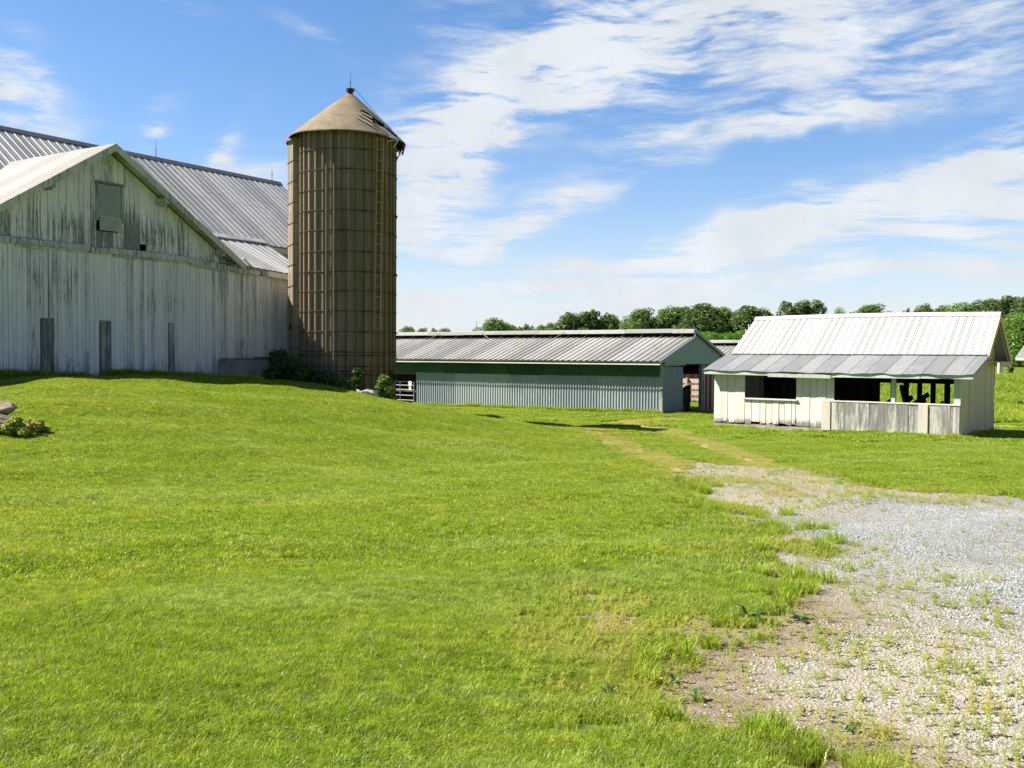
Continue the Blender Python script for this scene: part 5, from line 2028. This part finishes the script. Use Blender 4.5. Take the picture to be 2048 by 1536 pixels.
# pebbles
def pebble_tile(name, size, npb, r0, r1, mat, rg):
    ico = bmesh.new()
    bmesh.ops.create_icosphere(ico, subdivisions=1, radius=1.0)
    bv = np.array([v.co[:] for v in ico.verts])
    bf = np.array([[v.index for v in f.verts] for f in ico.faces])
    ico.free()
    V, F, rv = [], [], []
    for k in range(npb):
        r_ = r0 + (r1 - r0) * rg.random() ** 3.2
        sc_ = np.array([rg.uniform(0.7, 1.3), rg.uniform(0.6, 1.0), rg.uniform(0.4, 0.75)]) * r_
        pv = bv * sc_ * (1 + rg.uniform(-0.16, 0.16, (len(bv), 1)))
        a = rg.uniform(0, 6.28)
        c, s = math.cos(a), math.sin(a)
        pv = np.stack([pv[:, 0] * c - pv[:, 1] * s, pv[:, 0] * s + pv[:, 1] * c, pv[:, 2]], -1)
        pv += np.array([rg.uniform(-size / 2, size / 2), rg.uniform(-size / 2, size / 2), sc_[2] * 0.35])
        F.append(bf + len(V) * len(bv))
        V.append(pv)
        rv.append(np.full(len(bv), rg.random()))
    F = np.concatenate(F)
    return np_mesh(name, np.concatenate(V), F.ravel(), np.full(len(F), 3), {'rnd': np.concatenate(rv)}, mat)


pm, n = new_mat('pebbles')
rnd = n.attr('rnd')
pos = n.n('ShaderNodeNewGeometry').outputs['Position']
pr_ = n.noise(pos, 30, 4, 0.6)
c = n.mix(n.smooth(rnd, 0.0, 0.55), (0.19, 0.187, 0.175), (0.44, 0.425, 0.38))
c = n.mix(n.smooth(rnd, 0.60, 0.66), c, (0.52, 0.44, 0.32))
c = n.mix(n.smooth(rnd, 0.84, 0.88), c, (0.70, 0.66, 0.58))
c = n.mix(n.smooth(pr_, 0.35, 0.7, 0, 0.5), c, (0.25, 0.21, 0.16))
inblue = n.n('ShaderNodeAttribute', {'attribute_type': 'INSTANCER', 'attribute_name': 'dry'}).outputs['Fac']
c = n.mix(n.m('MULTIPLY', inblue, 0.85), c, n.mix(rnd, (0.19, 0.225, 0.24), (0.46, 0.505, 0.52)))
finish(n, c, 0.85, None, spec=0.2)
M['pebble'] = pm
peb_t = [pebble_tile('pebble_%d' % k, 0.34, 270, 0.003, 0.0125, M['pebble'], rg) for k in range(5)]
X, Y = ring(0.19, 0.0, 15.5)
g, t, b = masks(X, Y)
pk_ = sm(-g, 0.0, 1.4) * (0.25 + 0.75 * sm(vnoise(X, Y, 1.2, 41), 0.25, 0.6)) + 0.10 * sm(-g, 0.0, 0.2)
k = rg.random(len(X)) < np.clip(pk_, 0, 1)
X, Y = X[k], Y[k]
p, e = place(X, Y, rg)
s = rg.uniform(0.75, 1.2, len(X))
scatter('pebbles', p + np.array([0, 0, 0.012]), e, np.stack([s, s, s], -1), rg.integers(0, 5, len(X)), peb_t, 'loose grey and tan pebbles spread over the gravel drive', 'gravel', 0.30 + 0.70 * (1 - sm(sdpoly(X, Y, BLUE) + (vnoise(X, Y, 0.9, 11) - 0.5) * 2.0, -1.2, 1.4)))


# ------------------------------------------------------------------ foliage
def leaf_mesh(name, lobes, n_, size, mat, rg, shell=0.55, droop=0.0, aspect=0.55, squash=None):
    """leaf-sized faces spread through a crown made of lobes (centre, radii)"""
    lobes = [(np.array(c, float), np.array(r, float) * np.ones(3)) for c, r in lobes]
    vol = np.array([np.prod(r) ** (2 / 3) for _, r in lobes])
    k = rg.choice(len(lobes), n_, p=vol / vol.sum())
    C = np.array([c for c, _ in lobes])[k]
    Rr = np.array([r for _, r in lobes])[k]
    d = rg.normal(0, 1, (n_, 3))
    d /= np.linalg.norm(d, axis=1, keepdims=True)
    rad = shell + (1.08 - shell) * rg.random((n_, 1)) ** 0.7
    # small sprays: pull leaves together in clusters so gaps open between them
    P = C + d * Rr * rad
    nc = max(8, n_ // 14)
    cen = P[rg.integers(0, n_, nc)]
    near = rg.integers(0, nc, n_)
    best = near
    bd = np.linalg.norm(P - cen[near], axis=1)
    for _ in range(24):
        q = rg.integers(0, nc, n_)
        dd = np.linalg.norm(P - cen[q], axis=1)
        m_ = dd < bd
        best = np.where(m_, q, best)
        bd = np.where(m_, dd, bd)
    P = P + (cen[best] - P) * rg.uniform(0.15, 0.6, (n_, 1)) * (bd < Rr.mean(1) * 0.9)[:, None]
    nrm = d * 0.6 + rg.normal(0, 0.6, (n_, 3)) + np.array([0, 0, 0.45])
    nrm /= np.linalg.norm(nrm, axis=1, keepdims=True)
    t = np.cross(nrm, rg.normal(0, 1, (n_, 3)))
    t /= np.linalg.norm(t, axis=1, keepdims=True)
    b = np.cross(nrm, t)
    s = size * rg.uniform(0.6, 1.4, (n_, 1))
    V = np.stack([P - t * s, P - b * s * aspect, P + t * s, P + b * s * aspect], 1).reshape(-1, 3)
    F = np.arange(n_ * 4)
    cl_r = rg.random(nc)[best]
    rv = np.repeat(np.clip(0.6 * cl_r + 0.4 * rg.random(n_), 0, 1), 4)
    return np_mesh(name, V, F, np.full(n_, 4), {'rnd': rv}, mat)


def tree_proto(seed, H, Wd, style):
    """trunk with limbs + crown; H total height, Wd crown width"""
    rg2 = np.random.default_rng(seed)
    rr = random.Random(seed)
    lobes = []
    tips = []
    cb_ = {'round': 0.30, 'tall': 0.22, 'thin': 0.35, 'bush': 0.10}[style]
    nl = {'round': 46, 'tall': 54, 'thin': 46, 'bush': 42}[style]
    for k in range(nl):
        q = (k + 0.5) / nl
        z = H * (cb_ + (0.95 - cb_) * q) + rr.uniform(-0.05, 0.03) * H
        env = {'round': math.sin(math.pi * (0.18 + 0.72 * q)), 'tall': (0.55 + 0.45 * math.sin(math.pi * q)) * (1.0 if q < 0.7 else 1.3 * (1.2 - q) + 0.15), 'thin': 0.6 + 0.4 * math.sin(math.pi * q), 'bush': math.sin(math.pi * (0.35 + 0.6 * q))}[style]
        a = k * 2.4 + rr.uniform(-0.5, 0.5)
        rad = Wd * 0.5 * env * rr.uniform(0.1, 1.0) ** 0.8
        r_ = Wd * 0.5 * (0.34 if style != 'thin' else 0.27) * rr.uniform(0.45, 1.25) * (0.7 + 0.3 * env)
        c = (rad * math.cos(a), rad * math.sin(a), z)
        lobes.append((c, (r_, r_, r_ * rr.uniform(0.7, 1.0) * (1.5 if style in ('tall', 'thin') else 1.0))))
        if k % 3 == 0:
            tips.append(c)
    n_ = {'round': 11000, 'tall': 11000, 'thin': 6500, 'bush': 10000}[style]
    crown = leaf_mesh('crown', lobes, n_, H * 0.017, M['leaf_%s' % style], rg2)
    mb = MB()
    tr = H * 0.016
    lean = rr.uniform(-0.03, 0.03) * H
    mb.tube([(0, 0, -0.5), (lean * 0.2, 0, H * 0.2), (lean * 0.6, 0.02 * H, H * 0.5), (lean, 0, H * 0.86)], [tr * 1.25, tr, tr * 0.7, tr * 0.15], 7)
    for c in tips:
        z0 = max(H * 0.12, c[2] - 0.22 * H)
        mb.tube([(lean * z0 / H, 0, z0), (c[0] * 0.5, c[1] * 0.5, (z0 + c[2]) * 0.5 - 0.01 * H), c], [tr * 0.45, tr * 0.3, tr * 0.08], 5)
    trunk = mb.build('trunk', M['bark'])
    tm = trunk.data
    bpy.data.objects.remove(trunk)
    return tm, crown


M['leaf_round'] = mat_leaf('leaves_mid_green', ((0.074, 0.148, 0.034), (0.159, 0.264, 0.056), (0.117, 0.221, 0.051)), 0.40, 0.12)
M['leaf_tall'] = mat_leaf('leaves_dark_green', ((0.062, 0.127, 0.035), (0.137, 0.221, 0.056), (0.105, 0.179, 0.062)), 0.40, 0.12)
M['leaf_thin'] = mat_leaf('leaves_grey_green', ((0.095, 0.152, 0.068), (0.179, 0.243, 0.101), (0.137, 0.202, 0.095)), 0.40, 0.12)
M['leaf_bush'] = mat_leaf('leaves_bright_green', ((0.117, 0.221, 0.038), (0.10, 0.348, 0.03), (0.179, 0.286, 0.046)), 0.40, 0.12)
PROT = {}
for st_, seeds in (('round', (11, 12, 13)), ('tall', (21, 22, 23)), ('thin', (31, 32)), ('bush', (41, 42))):
    PROT[st_] = [tree_proto(s, 15.0, {'round': 11.0, 'tall': 8.5, 'thin': 7.0, 'bush': 16.0}[st_], st_) for s in seeds]
TW = {'round': 11.5, 'tall': 9.0, 'thin': 7.5, 'bush': 17.0}


def add_tree(px, top, wpx, D, style, label, var=0, name='tree'):
    p = at_depth(px, top, D)
    g0 = float(gz(p.x, p.y))
    H = p.z - g0
    Wm = wpx / FPX * D
    o = thing(name, (p.x, p.y, g0), label, 'tree', 'trees on the skyline behind the barns', rotz=(var * 1.7 + px * 0.37) % 6.28)
    kw = 1.9 if (1300 < px < 1540 or px > 1900) else 1.5
    o.scale = (kw * Wm / TW[style], kw * Wm / TW[style], H / 14.9)
    tm, cm = PROT[style][var % len(PROT[style])]
    mesh_obj('trunk', tm, o)
    mesh_obj('crown', cm, o)


TREES = [
    (817, 654, 30, 300, 'round', 'tiny distant tree nearest the silo on the skyline', 0),
    (844, 655, 28, 300, 'round', 'second tiny distant tree out from the silo', 1),
    (869, 657, 18, 310, 'thin', 'smallest distant treetop between two others near the silo', 0),
    (892, 656, 26, 300, 'round', 'fourth tiny distant tree out from the silo', 2),
    (992, 639, 58, 270, 'round', 'dark rounded tree alone above the middle of the barn ridge', 0),
    (1018, 648, 34, 275, 'round', 'low shoulder tree joined to the dark rounded tree', 1),
    (1037, 653, 26, 290, 'thin', 'small tree in the gap past the dark rounded tree', 1),
    (1057, 649, 22, 290, 'thin', 'small loose treetop just before the low row of trees', 0),
    (1084, 650, 34, 280, 'round', 'low round tree starting the row above the barn ridge', 2),
    (1108, 645, 42, 270, 'round', 'low bushy tree against the foot of the tall clump', 1),
    (1140, 626, 60, 250, 'tall', 'left tree of the tall leafy clump over the barn ridge', 0),
    (1175, 619, 54, 250, 'tall', 'highest tree of the tall leafy clump over the barn ridge', 1),
    (1195, 622, 40, 255, 'thin', 'feathery treetop on the right of the tall leafy clump', 0),
    (1220, 632, 44, 255, 'round', 'round tree ending the tall clump before the sky gap', 0),
    (1284, 615, 62, 230, 'round', 'full bright tree just right of the sky gap', 1),
    (1315, 634, 44, 235, 'bush', 'lower bushy tree between the bright tree and the next', 0),
    (1345, 613, 56, 230, 'round', 'broad tree directly over the end of the barn ridge', 2),
    (1370, 614, 38, 228, 'tall', 'narrow tree beside the broad tree at the ridge end', 2),
    (1408, 608, 66, 215, 'tall', 'tall loose tree rising just behind the barn gable peak', 0),
    (1440, 617, 46, 220, 'round', 'dark tree behind and right of the gable peak', 0),
    (1464, 622, 40, 218, 'round', 'dark tree filling in before the pair by the shed roof', 1),
    (1492, 608, 52, 212, 'tall', 'tall tree over the left end of the shed ridge', 1),
    (1520, 616, 46, 214, 'round', 'tree dipping behind the left corner of the shed roof', 2),
    (1582, 604, 54, 220, 'thin', 'left of two airy grey-green trees above the shed roof', 0),
    (1618, 600, 62, 220, 'thin', 'right and taller of two airy grey-green trees above the shed roof', 1),
    (1680, 621, 54, 260, 'bush', 'low olive treetop just showing over the shed ridge', 1),
    (1742, 607, 66, 240, 'round', 'dark round tree above the middle of the shed ridge', 1),
    (1815, 618, 16, 280, 'thin', 'thin wisp of a treetop over the shed ridge', 0),
    (1845, 611, 38, 270, 'round', 'small tree past the wispy treetop over the shed', 0),
    (1886, 611, 30, 230, 'thin', 'slim dark treetop starting the right-hand wood', 1),
    (1922, 606, 80, 190, 'bush', 'bright domed tree low over the right end of the shed ridge', 0),
    (1952, 607, 44, 190, 'thin', 'airy tree behind the bright domed tree', 0),
    (1980, 599, 52, 180, 'tall', 'rounded tall tree over the shed roof peak', 2),
    (2022, 592, 56, 170, 'thin', 'tallest airy tree near the right edge', 1),
    (2056, 598, 54, 165, 'tall', 'tall tree cut off by the right edge', 0),
    (2042, 634, 110, 120, 'bush', 'large spreading green tree behind the side shed', 1),
    (2100, 640, 130, 125, 'round', 'big dark tree mostly outside the right edge', 1),
    (1990, 690, 70, 130, 'bush', 'dark undergrowth tree beside the shed back corner', 0),
    (1462, 668, 80, 190, 'bush', 'low green tree filling under the pair by the gable peak', 1),
    (1500, 660, 70, 190, 'bush', 'low green tree tucked behind the shed roof slope', 0),
    (1420, 664, 60, 190, 'bush', 'low green tree under the loose tree at the gable peak', 0),
]
for t_ in TREES:
    add_tree(*t_)


# shrubs at the silo foot
def shrub(px, py, Y, wpx, hpx, n_, leaf, mat, label, name='shrub', cat='shrub', group=None, stem=True, seed=0, flat=0.7):
    rg2 = np.random.default_rng(seed + px)
    p = at_depth(px, py, Y)
    g0 = float(gz(p.x, p.y))
    W_, H_ = wpx / FPX * Y, hpx / FPX * Y
    lobes = []
    for k in range(9):
        a = rg2.uniform(0, 6.28)
        q = rg2.uniform(0.15, 0.8)
        rad = W_ * 0.5 * (1 - q * 0.75) * rg2.uniform(0.2, 0.75)
        r_ = min(W_, H_ * 1.2) * rg2.uniform(0.17, 0.30)
        lobes.append(((rad * math.cos(a), rad * math.sin(a) * flat, H_ * q), (r_, r_ * flat, r_ * 0.9)))
    o = thing(name, (p.x, p.y, g0), label, cat, group)
    mesh_obj('foliage', leaf_mesh('foliage', lobes, n_, leaf, mat, rg2, 0.3), o)
    if stem:
        mb = MB()
        for k, (c, r_) in enumerate(lobes[:6]):
            mb.tube([(0.05 * math.cos(k), 0.05 * math.sin(k), -0.1), (c[0] * 0.5, c[1] * 0.5, c[2] * 0.55), c], [0.014, 0.010, 0.004], 5)
        mb.build('stem', M['bark'], o)
    return o


M['shrub_dark'] = mat_leaf('shrub_leaves_dark', ((0.045, 0.10, 0.018), (0.095, 0.17, 0.028), (0.07, 0.14, 0.025)), 0.4, 1.2)
M['shrub_light'] = mat_leaf('shrub_leaves_light', ((0.11, 0.19, 0.04), (0.21, 0.29, 0.08), (0.17, 0.25, 0.055)), 0.4, 1.2)
GS_ = 'shrubs around the silo foot'
shrub(566, 768, 35.2, 90, 74, 5200, 0.055, M['shrub_dark'], 'tall dark leafy shrub between the concrete block and the silo', seed=1, group=GS_)
shrub(608, 776, 34.8, 92, 52, 4200, 0.055, M['shrub_dark'], 'dark low shrub between the tall shrub and the silo front', seed=2, group=GS_)
shrub(648, 786, 34.8, 88, 42, 3600, 0.05, M['shrub_dark'], 'spreading low shrub under the silo conduits', seed=3, group=GS_)
shrub(682, 792, 34.8, 66, 34, 2600, 0.05, M['shrub_light'], 'bright small shrub at the left end of the pale stone', seed=4, group=GS_)
shrub(713, 782, 35.4, 36, 66, 1800, 0.05, M['shrub_dark'], 'dark upright shrub on the silo front above the pale stone', seed=5, flat=0.5, group=GS_)
shrub(738, 784, 35.3, 34, 28, 1000, 0.045, M['shrub_dark'], 'tiny dark shrub behind the right end of the pale stone', seed=8, flat=0.5, group=GS_)
shrub(768, 812, 34.9, 50, 64, 2800, 0.05, M['shrub_light'], 'tall pale-leaved weed bush at the right foot of the silo', seed=6, group=GS_)
shrub(783, 795, 36.0, 24, 90, 1500, 0.05, M['shrub_dark'], 'narrow dark creeper climbing the right side of the silo', seed=7, flat=0.5, name='creeper', cat='climber', group=GS_)
shrub(2020, 762, 66.0, 22, 26, 700, 0.11, M['shrub_light'], 'small green bush in front of the low pinkish wall', seed=9)
shrub(2040, 800, 50.0, 40, 18, 700, 0.08, M['shrub_light'], 'scrubby weeds in the field at the right edge', seed=10)
shrub(2012, 822, 44.0, 26, 10, 400, 0.06, M['shrub_light'], 'low weed clump on the grass right of the shed', seed=14)


def rock(loc, size, seed, label, mat, name='boulder', cat='rock', rotz=0.0):
    bm = bmesh.new()
    bmesh.ops.create_icosphere(bm, subdivisions=4, radius=1.0)
    rg2 = np.random.default_rng(seed)
    pl = rg2.normal(0, 1, (12, 3))
    pl /= np.linalg.norm(pl, axis=1, keepdims=True)
    off = rg2.uniform(0.58, 0.9, 12)
    for v in bm.verts:
        p = np.array(v.co)
        for q, o_ in zip(pl, off):
            d = p @ q - o_
            if d > 0:
                p = p - q * d * 0.92
        f = 1 + 0.035 * math.sin(p[0] * 9 + seed) * math.sin(p[1] * 8) + 0.03 * math.sin(p[2] * 13 + p[0] * 5)
        v.co = Vector(p * f)
    me = bpy.data.meshes.new(name)
    bm.to_mesh(me)
    bm.free()
    me.attributes.new('rnd', 'FLOAT', 'POINT').data.foreach_set('value', np.full(len(me.vertices), 0.5, np.float32))
    me.materials.append(mat)
    o = mesh_obj(name, me)
    o.location = loc
    o.scale = size
    o.rotation_euler = (0, 0, rotz)
    return tag(o, label, cat)


M['pale_stone'] = mat_plain('pale_stone', (0.40, 0.34, 0.28), (0.60, 0.53, 0.45), 2.5, 0.9, 0.7)
p = at_depth(712, 795, 34.7)
rock((p.x, p.y, p.z), (0.36, 0.34, 0.30), 3, 'pale rough stone at the silo foot, left and smaller of two', M['pale_stone'])
p = at_depth(735, 797, 34.6)
rock((p.x, p.y, p.z), (0.42, 0.36, 0.33), 6, 'larger pale rough stone at the silo foot beside tall weeds', M['pale_stone'], rotz=0.7)
M['dark_stone'] = mat_plain('dark_stone', (0.16, 0.13, 0.10), (0.34, 0.29, 0.23), 2.0, 0.9, 0.7)
p = at_depth(2, 815, 20.0)
rock((p.x, p.y, p.z - 0.05), (0.30, 0.36, 0.18), 9, 'flat-topped stone at the far left, uppermost of the bank', M['dark_stone'])
p = at_depth(-8, 842, 19.6)
rock((p.x, p.y, p.z - 0.02), (0.42, 0.36, 0.18), 14, 'dark stone under the flat-topped one at the left edge', M['dark_stone'], rotz=0.5)
shrub(42, 850, 19.5, 130, 40, 2600, 0.04, M['weed'], 'leafy weeds growing over the stones at the left edge', seed=20)
shrub(84, 838, 19.9, 80, 28, 1400, 0.036, M['weed'], 'lower leafy weeds trailing right of the bank stones', seed=21)

# planks lying in the grass right of the shed
for (px_, py_, L_, lab, rz) in ((2036, 823, 1.3, 'pale broken plank lying in grass at the right edge', 0.2), (2003, 857, 1.0, 'flat pale board on the grass at the shed back corner', -0.3), (1995, 823, 0.7, 'short plank scrap near the shed rear corner', 0.5)):
    p = ground_at(px_, py_)
    mb = MB()
    mb.box(-L_ / 2, L_ / 2, -0.12, 0.12, 0.05, 0.10, 0.6)
    o = mb.build('plank', M['plank'])
    o.location = p
    o.rotation_euler = (0, 0, rz)
    tag(o, lab, 'plank', 'planks lying near the shed')


# broad-leaved weeds and a dandelion
def rosette(px, py, n_, L, mat, label, name='broadleaf_weed', up=0.5, cat='weed'):
    p = ground_at(px, py)
    rr = random.Random(px)
    mb = MB()
    for k in range(n_):
        a = k * 2.4 + rr.uniform(-0.3, 0.3)
        l_ = L * rr.uniform(0.6, 1.1)
        d = Vector((math.cos(a), math.sin(a), 0))
        s = Vector((-math.sin(a), math.cos(a), 0)) * l_ * 0.16
        u = up * rr.uniform(0.5, 1.3)
        c = [Vector((0, 0, 0)), d * l_ * 0.4 + Vector((0, 0, l_ * u * 0.6)), d * l_ * 0.8 + Vector((0, 0, l_ * u * 0.7)), d * l_ + Vector((0, 0, l_ * u * 0.45))]
        rv = rr.random()
        mb.face([c[0] - s * 0.2, c[0] + s * 0.2, c[1] + s, c[1] - s], rv)
        mb.face([c[1] - s, c[1] + s, c[2] + s * 0.8, c[2] - s * 0.8], rv)
        mb.face([c[2] - s * 0.8, c[2] + s * 0.8, c[3]], rv)
    o = mb.build(name, mat)
    o.location = p + Vector((0, 0, 0.01))
    return tag(o, label, cat)


M['broad'] = mat_leaf('broad_weed_leaves', ((0.05, 0.11, 0.022), (0.09, 0.16, 0.035), (0.07, 0.14, 0.03)), 0.25, 3.0)
rosette(1218, 1398, 8, 0.075, M['broad'], 'dark upright dock weed alone in the lawn left of the bare dirt', up=1.4)
rosette(1500, 1240, 9, 0.13, M['broad'], 'arching grassy weed at the lawn edge beside the upper bare soil', up=0.8)
rosette(1600, 1243, 8, 0.12, M['broad'], 'arching weed nearest the gravel at the tip of the lawn', up=0.6)
rosette(1352, 1370, 9, 0.07, M['broad'], 'broad-leaved weed just behind the yellow dandelion', up=1.0)
rosette(1395, 1408, 9, 0.08, M['broad'], 'broad-leaved weed at the left edge of the dirt patch', up=0.9)
rosette(1700, 1470, 8, 0.075, M['broad'], 'dark broad-leaved weed standing alone in pale gravel', up=0.9)
rosette(1450, 1490, 9, 0.07, M['broad'], 'glossy leafed weed in the bottom strip of grass', up=0.6)
p = ground_at(1321, 1382)
dan = thing('dandelion', p, 'single yellow dandelion flower in the thin grass', 'flower')
mb = MB()
mb.tube([(0, 0, 0), (0.004, 0, 0.035), (0.0, 0.003, 0.065)], 0.0022, 5)
mb.build('stem', M['broad'], dan)
mb = MB()
for k in range(26):
    a = k * 2.4
    q = 0.006 + 0.010 * (k / 26)
    d = Vector((math.cos(a), math.sin(a), 0))
    s = Vector((-math.sin(a), math.cos(a), 0)) * 0.003
    b_ = Vector((0, 0.003, 0.064))
    mb.face([b_ - s * 0.4, b_ + s * 0.4, b_ + d * q + s + Vector((0, 0, 0.010 - 0.25 * q)), b_ + d * q - s + Vector((0, 0, 0.010 - 0.25 * q))])
mb.build('petals', mat_plain('yellow_petals', (0.75, 0.55, 0.02), (0.8, 0.62, 0.03), 20, 0.6, 0.1), dan)
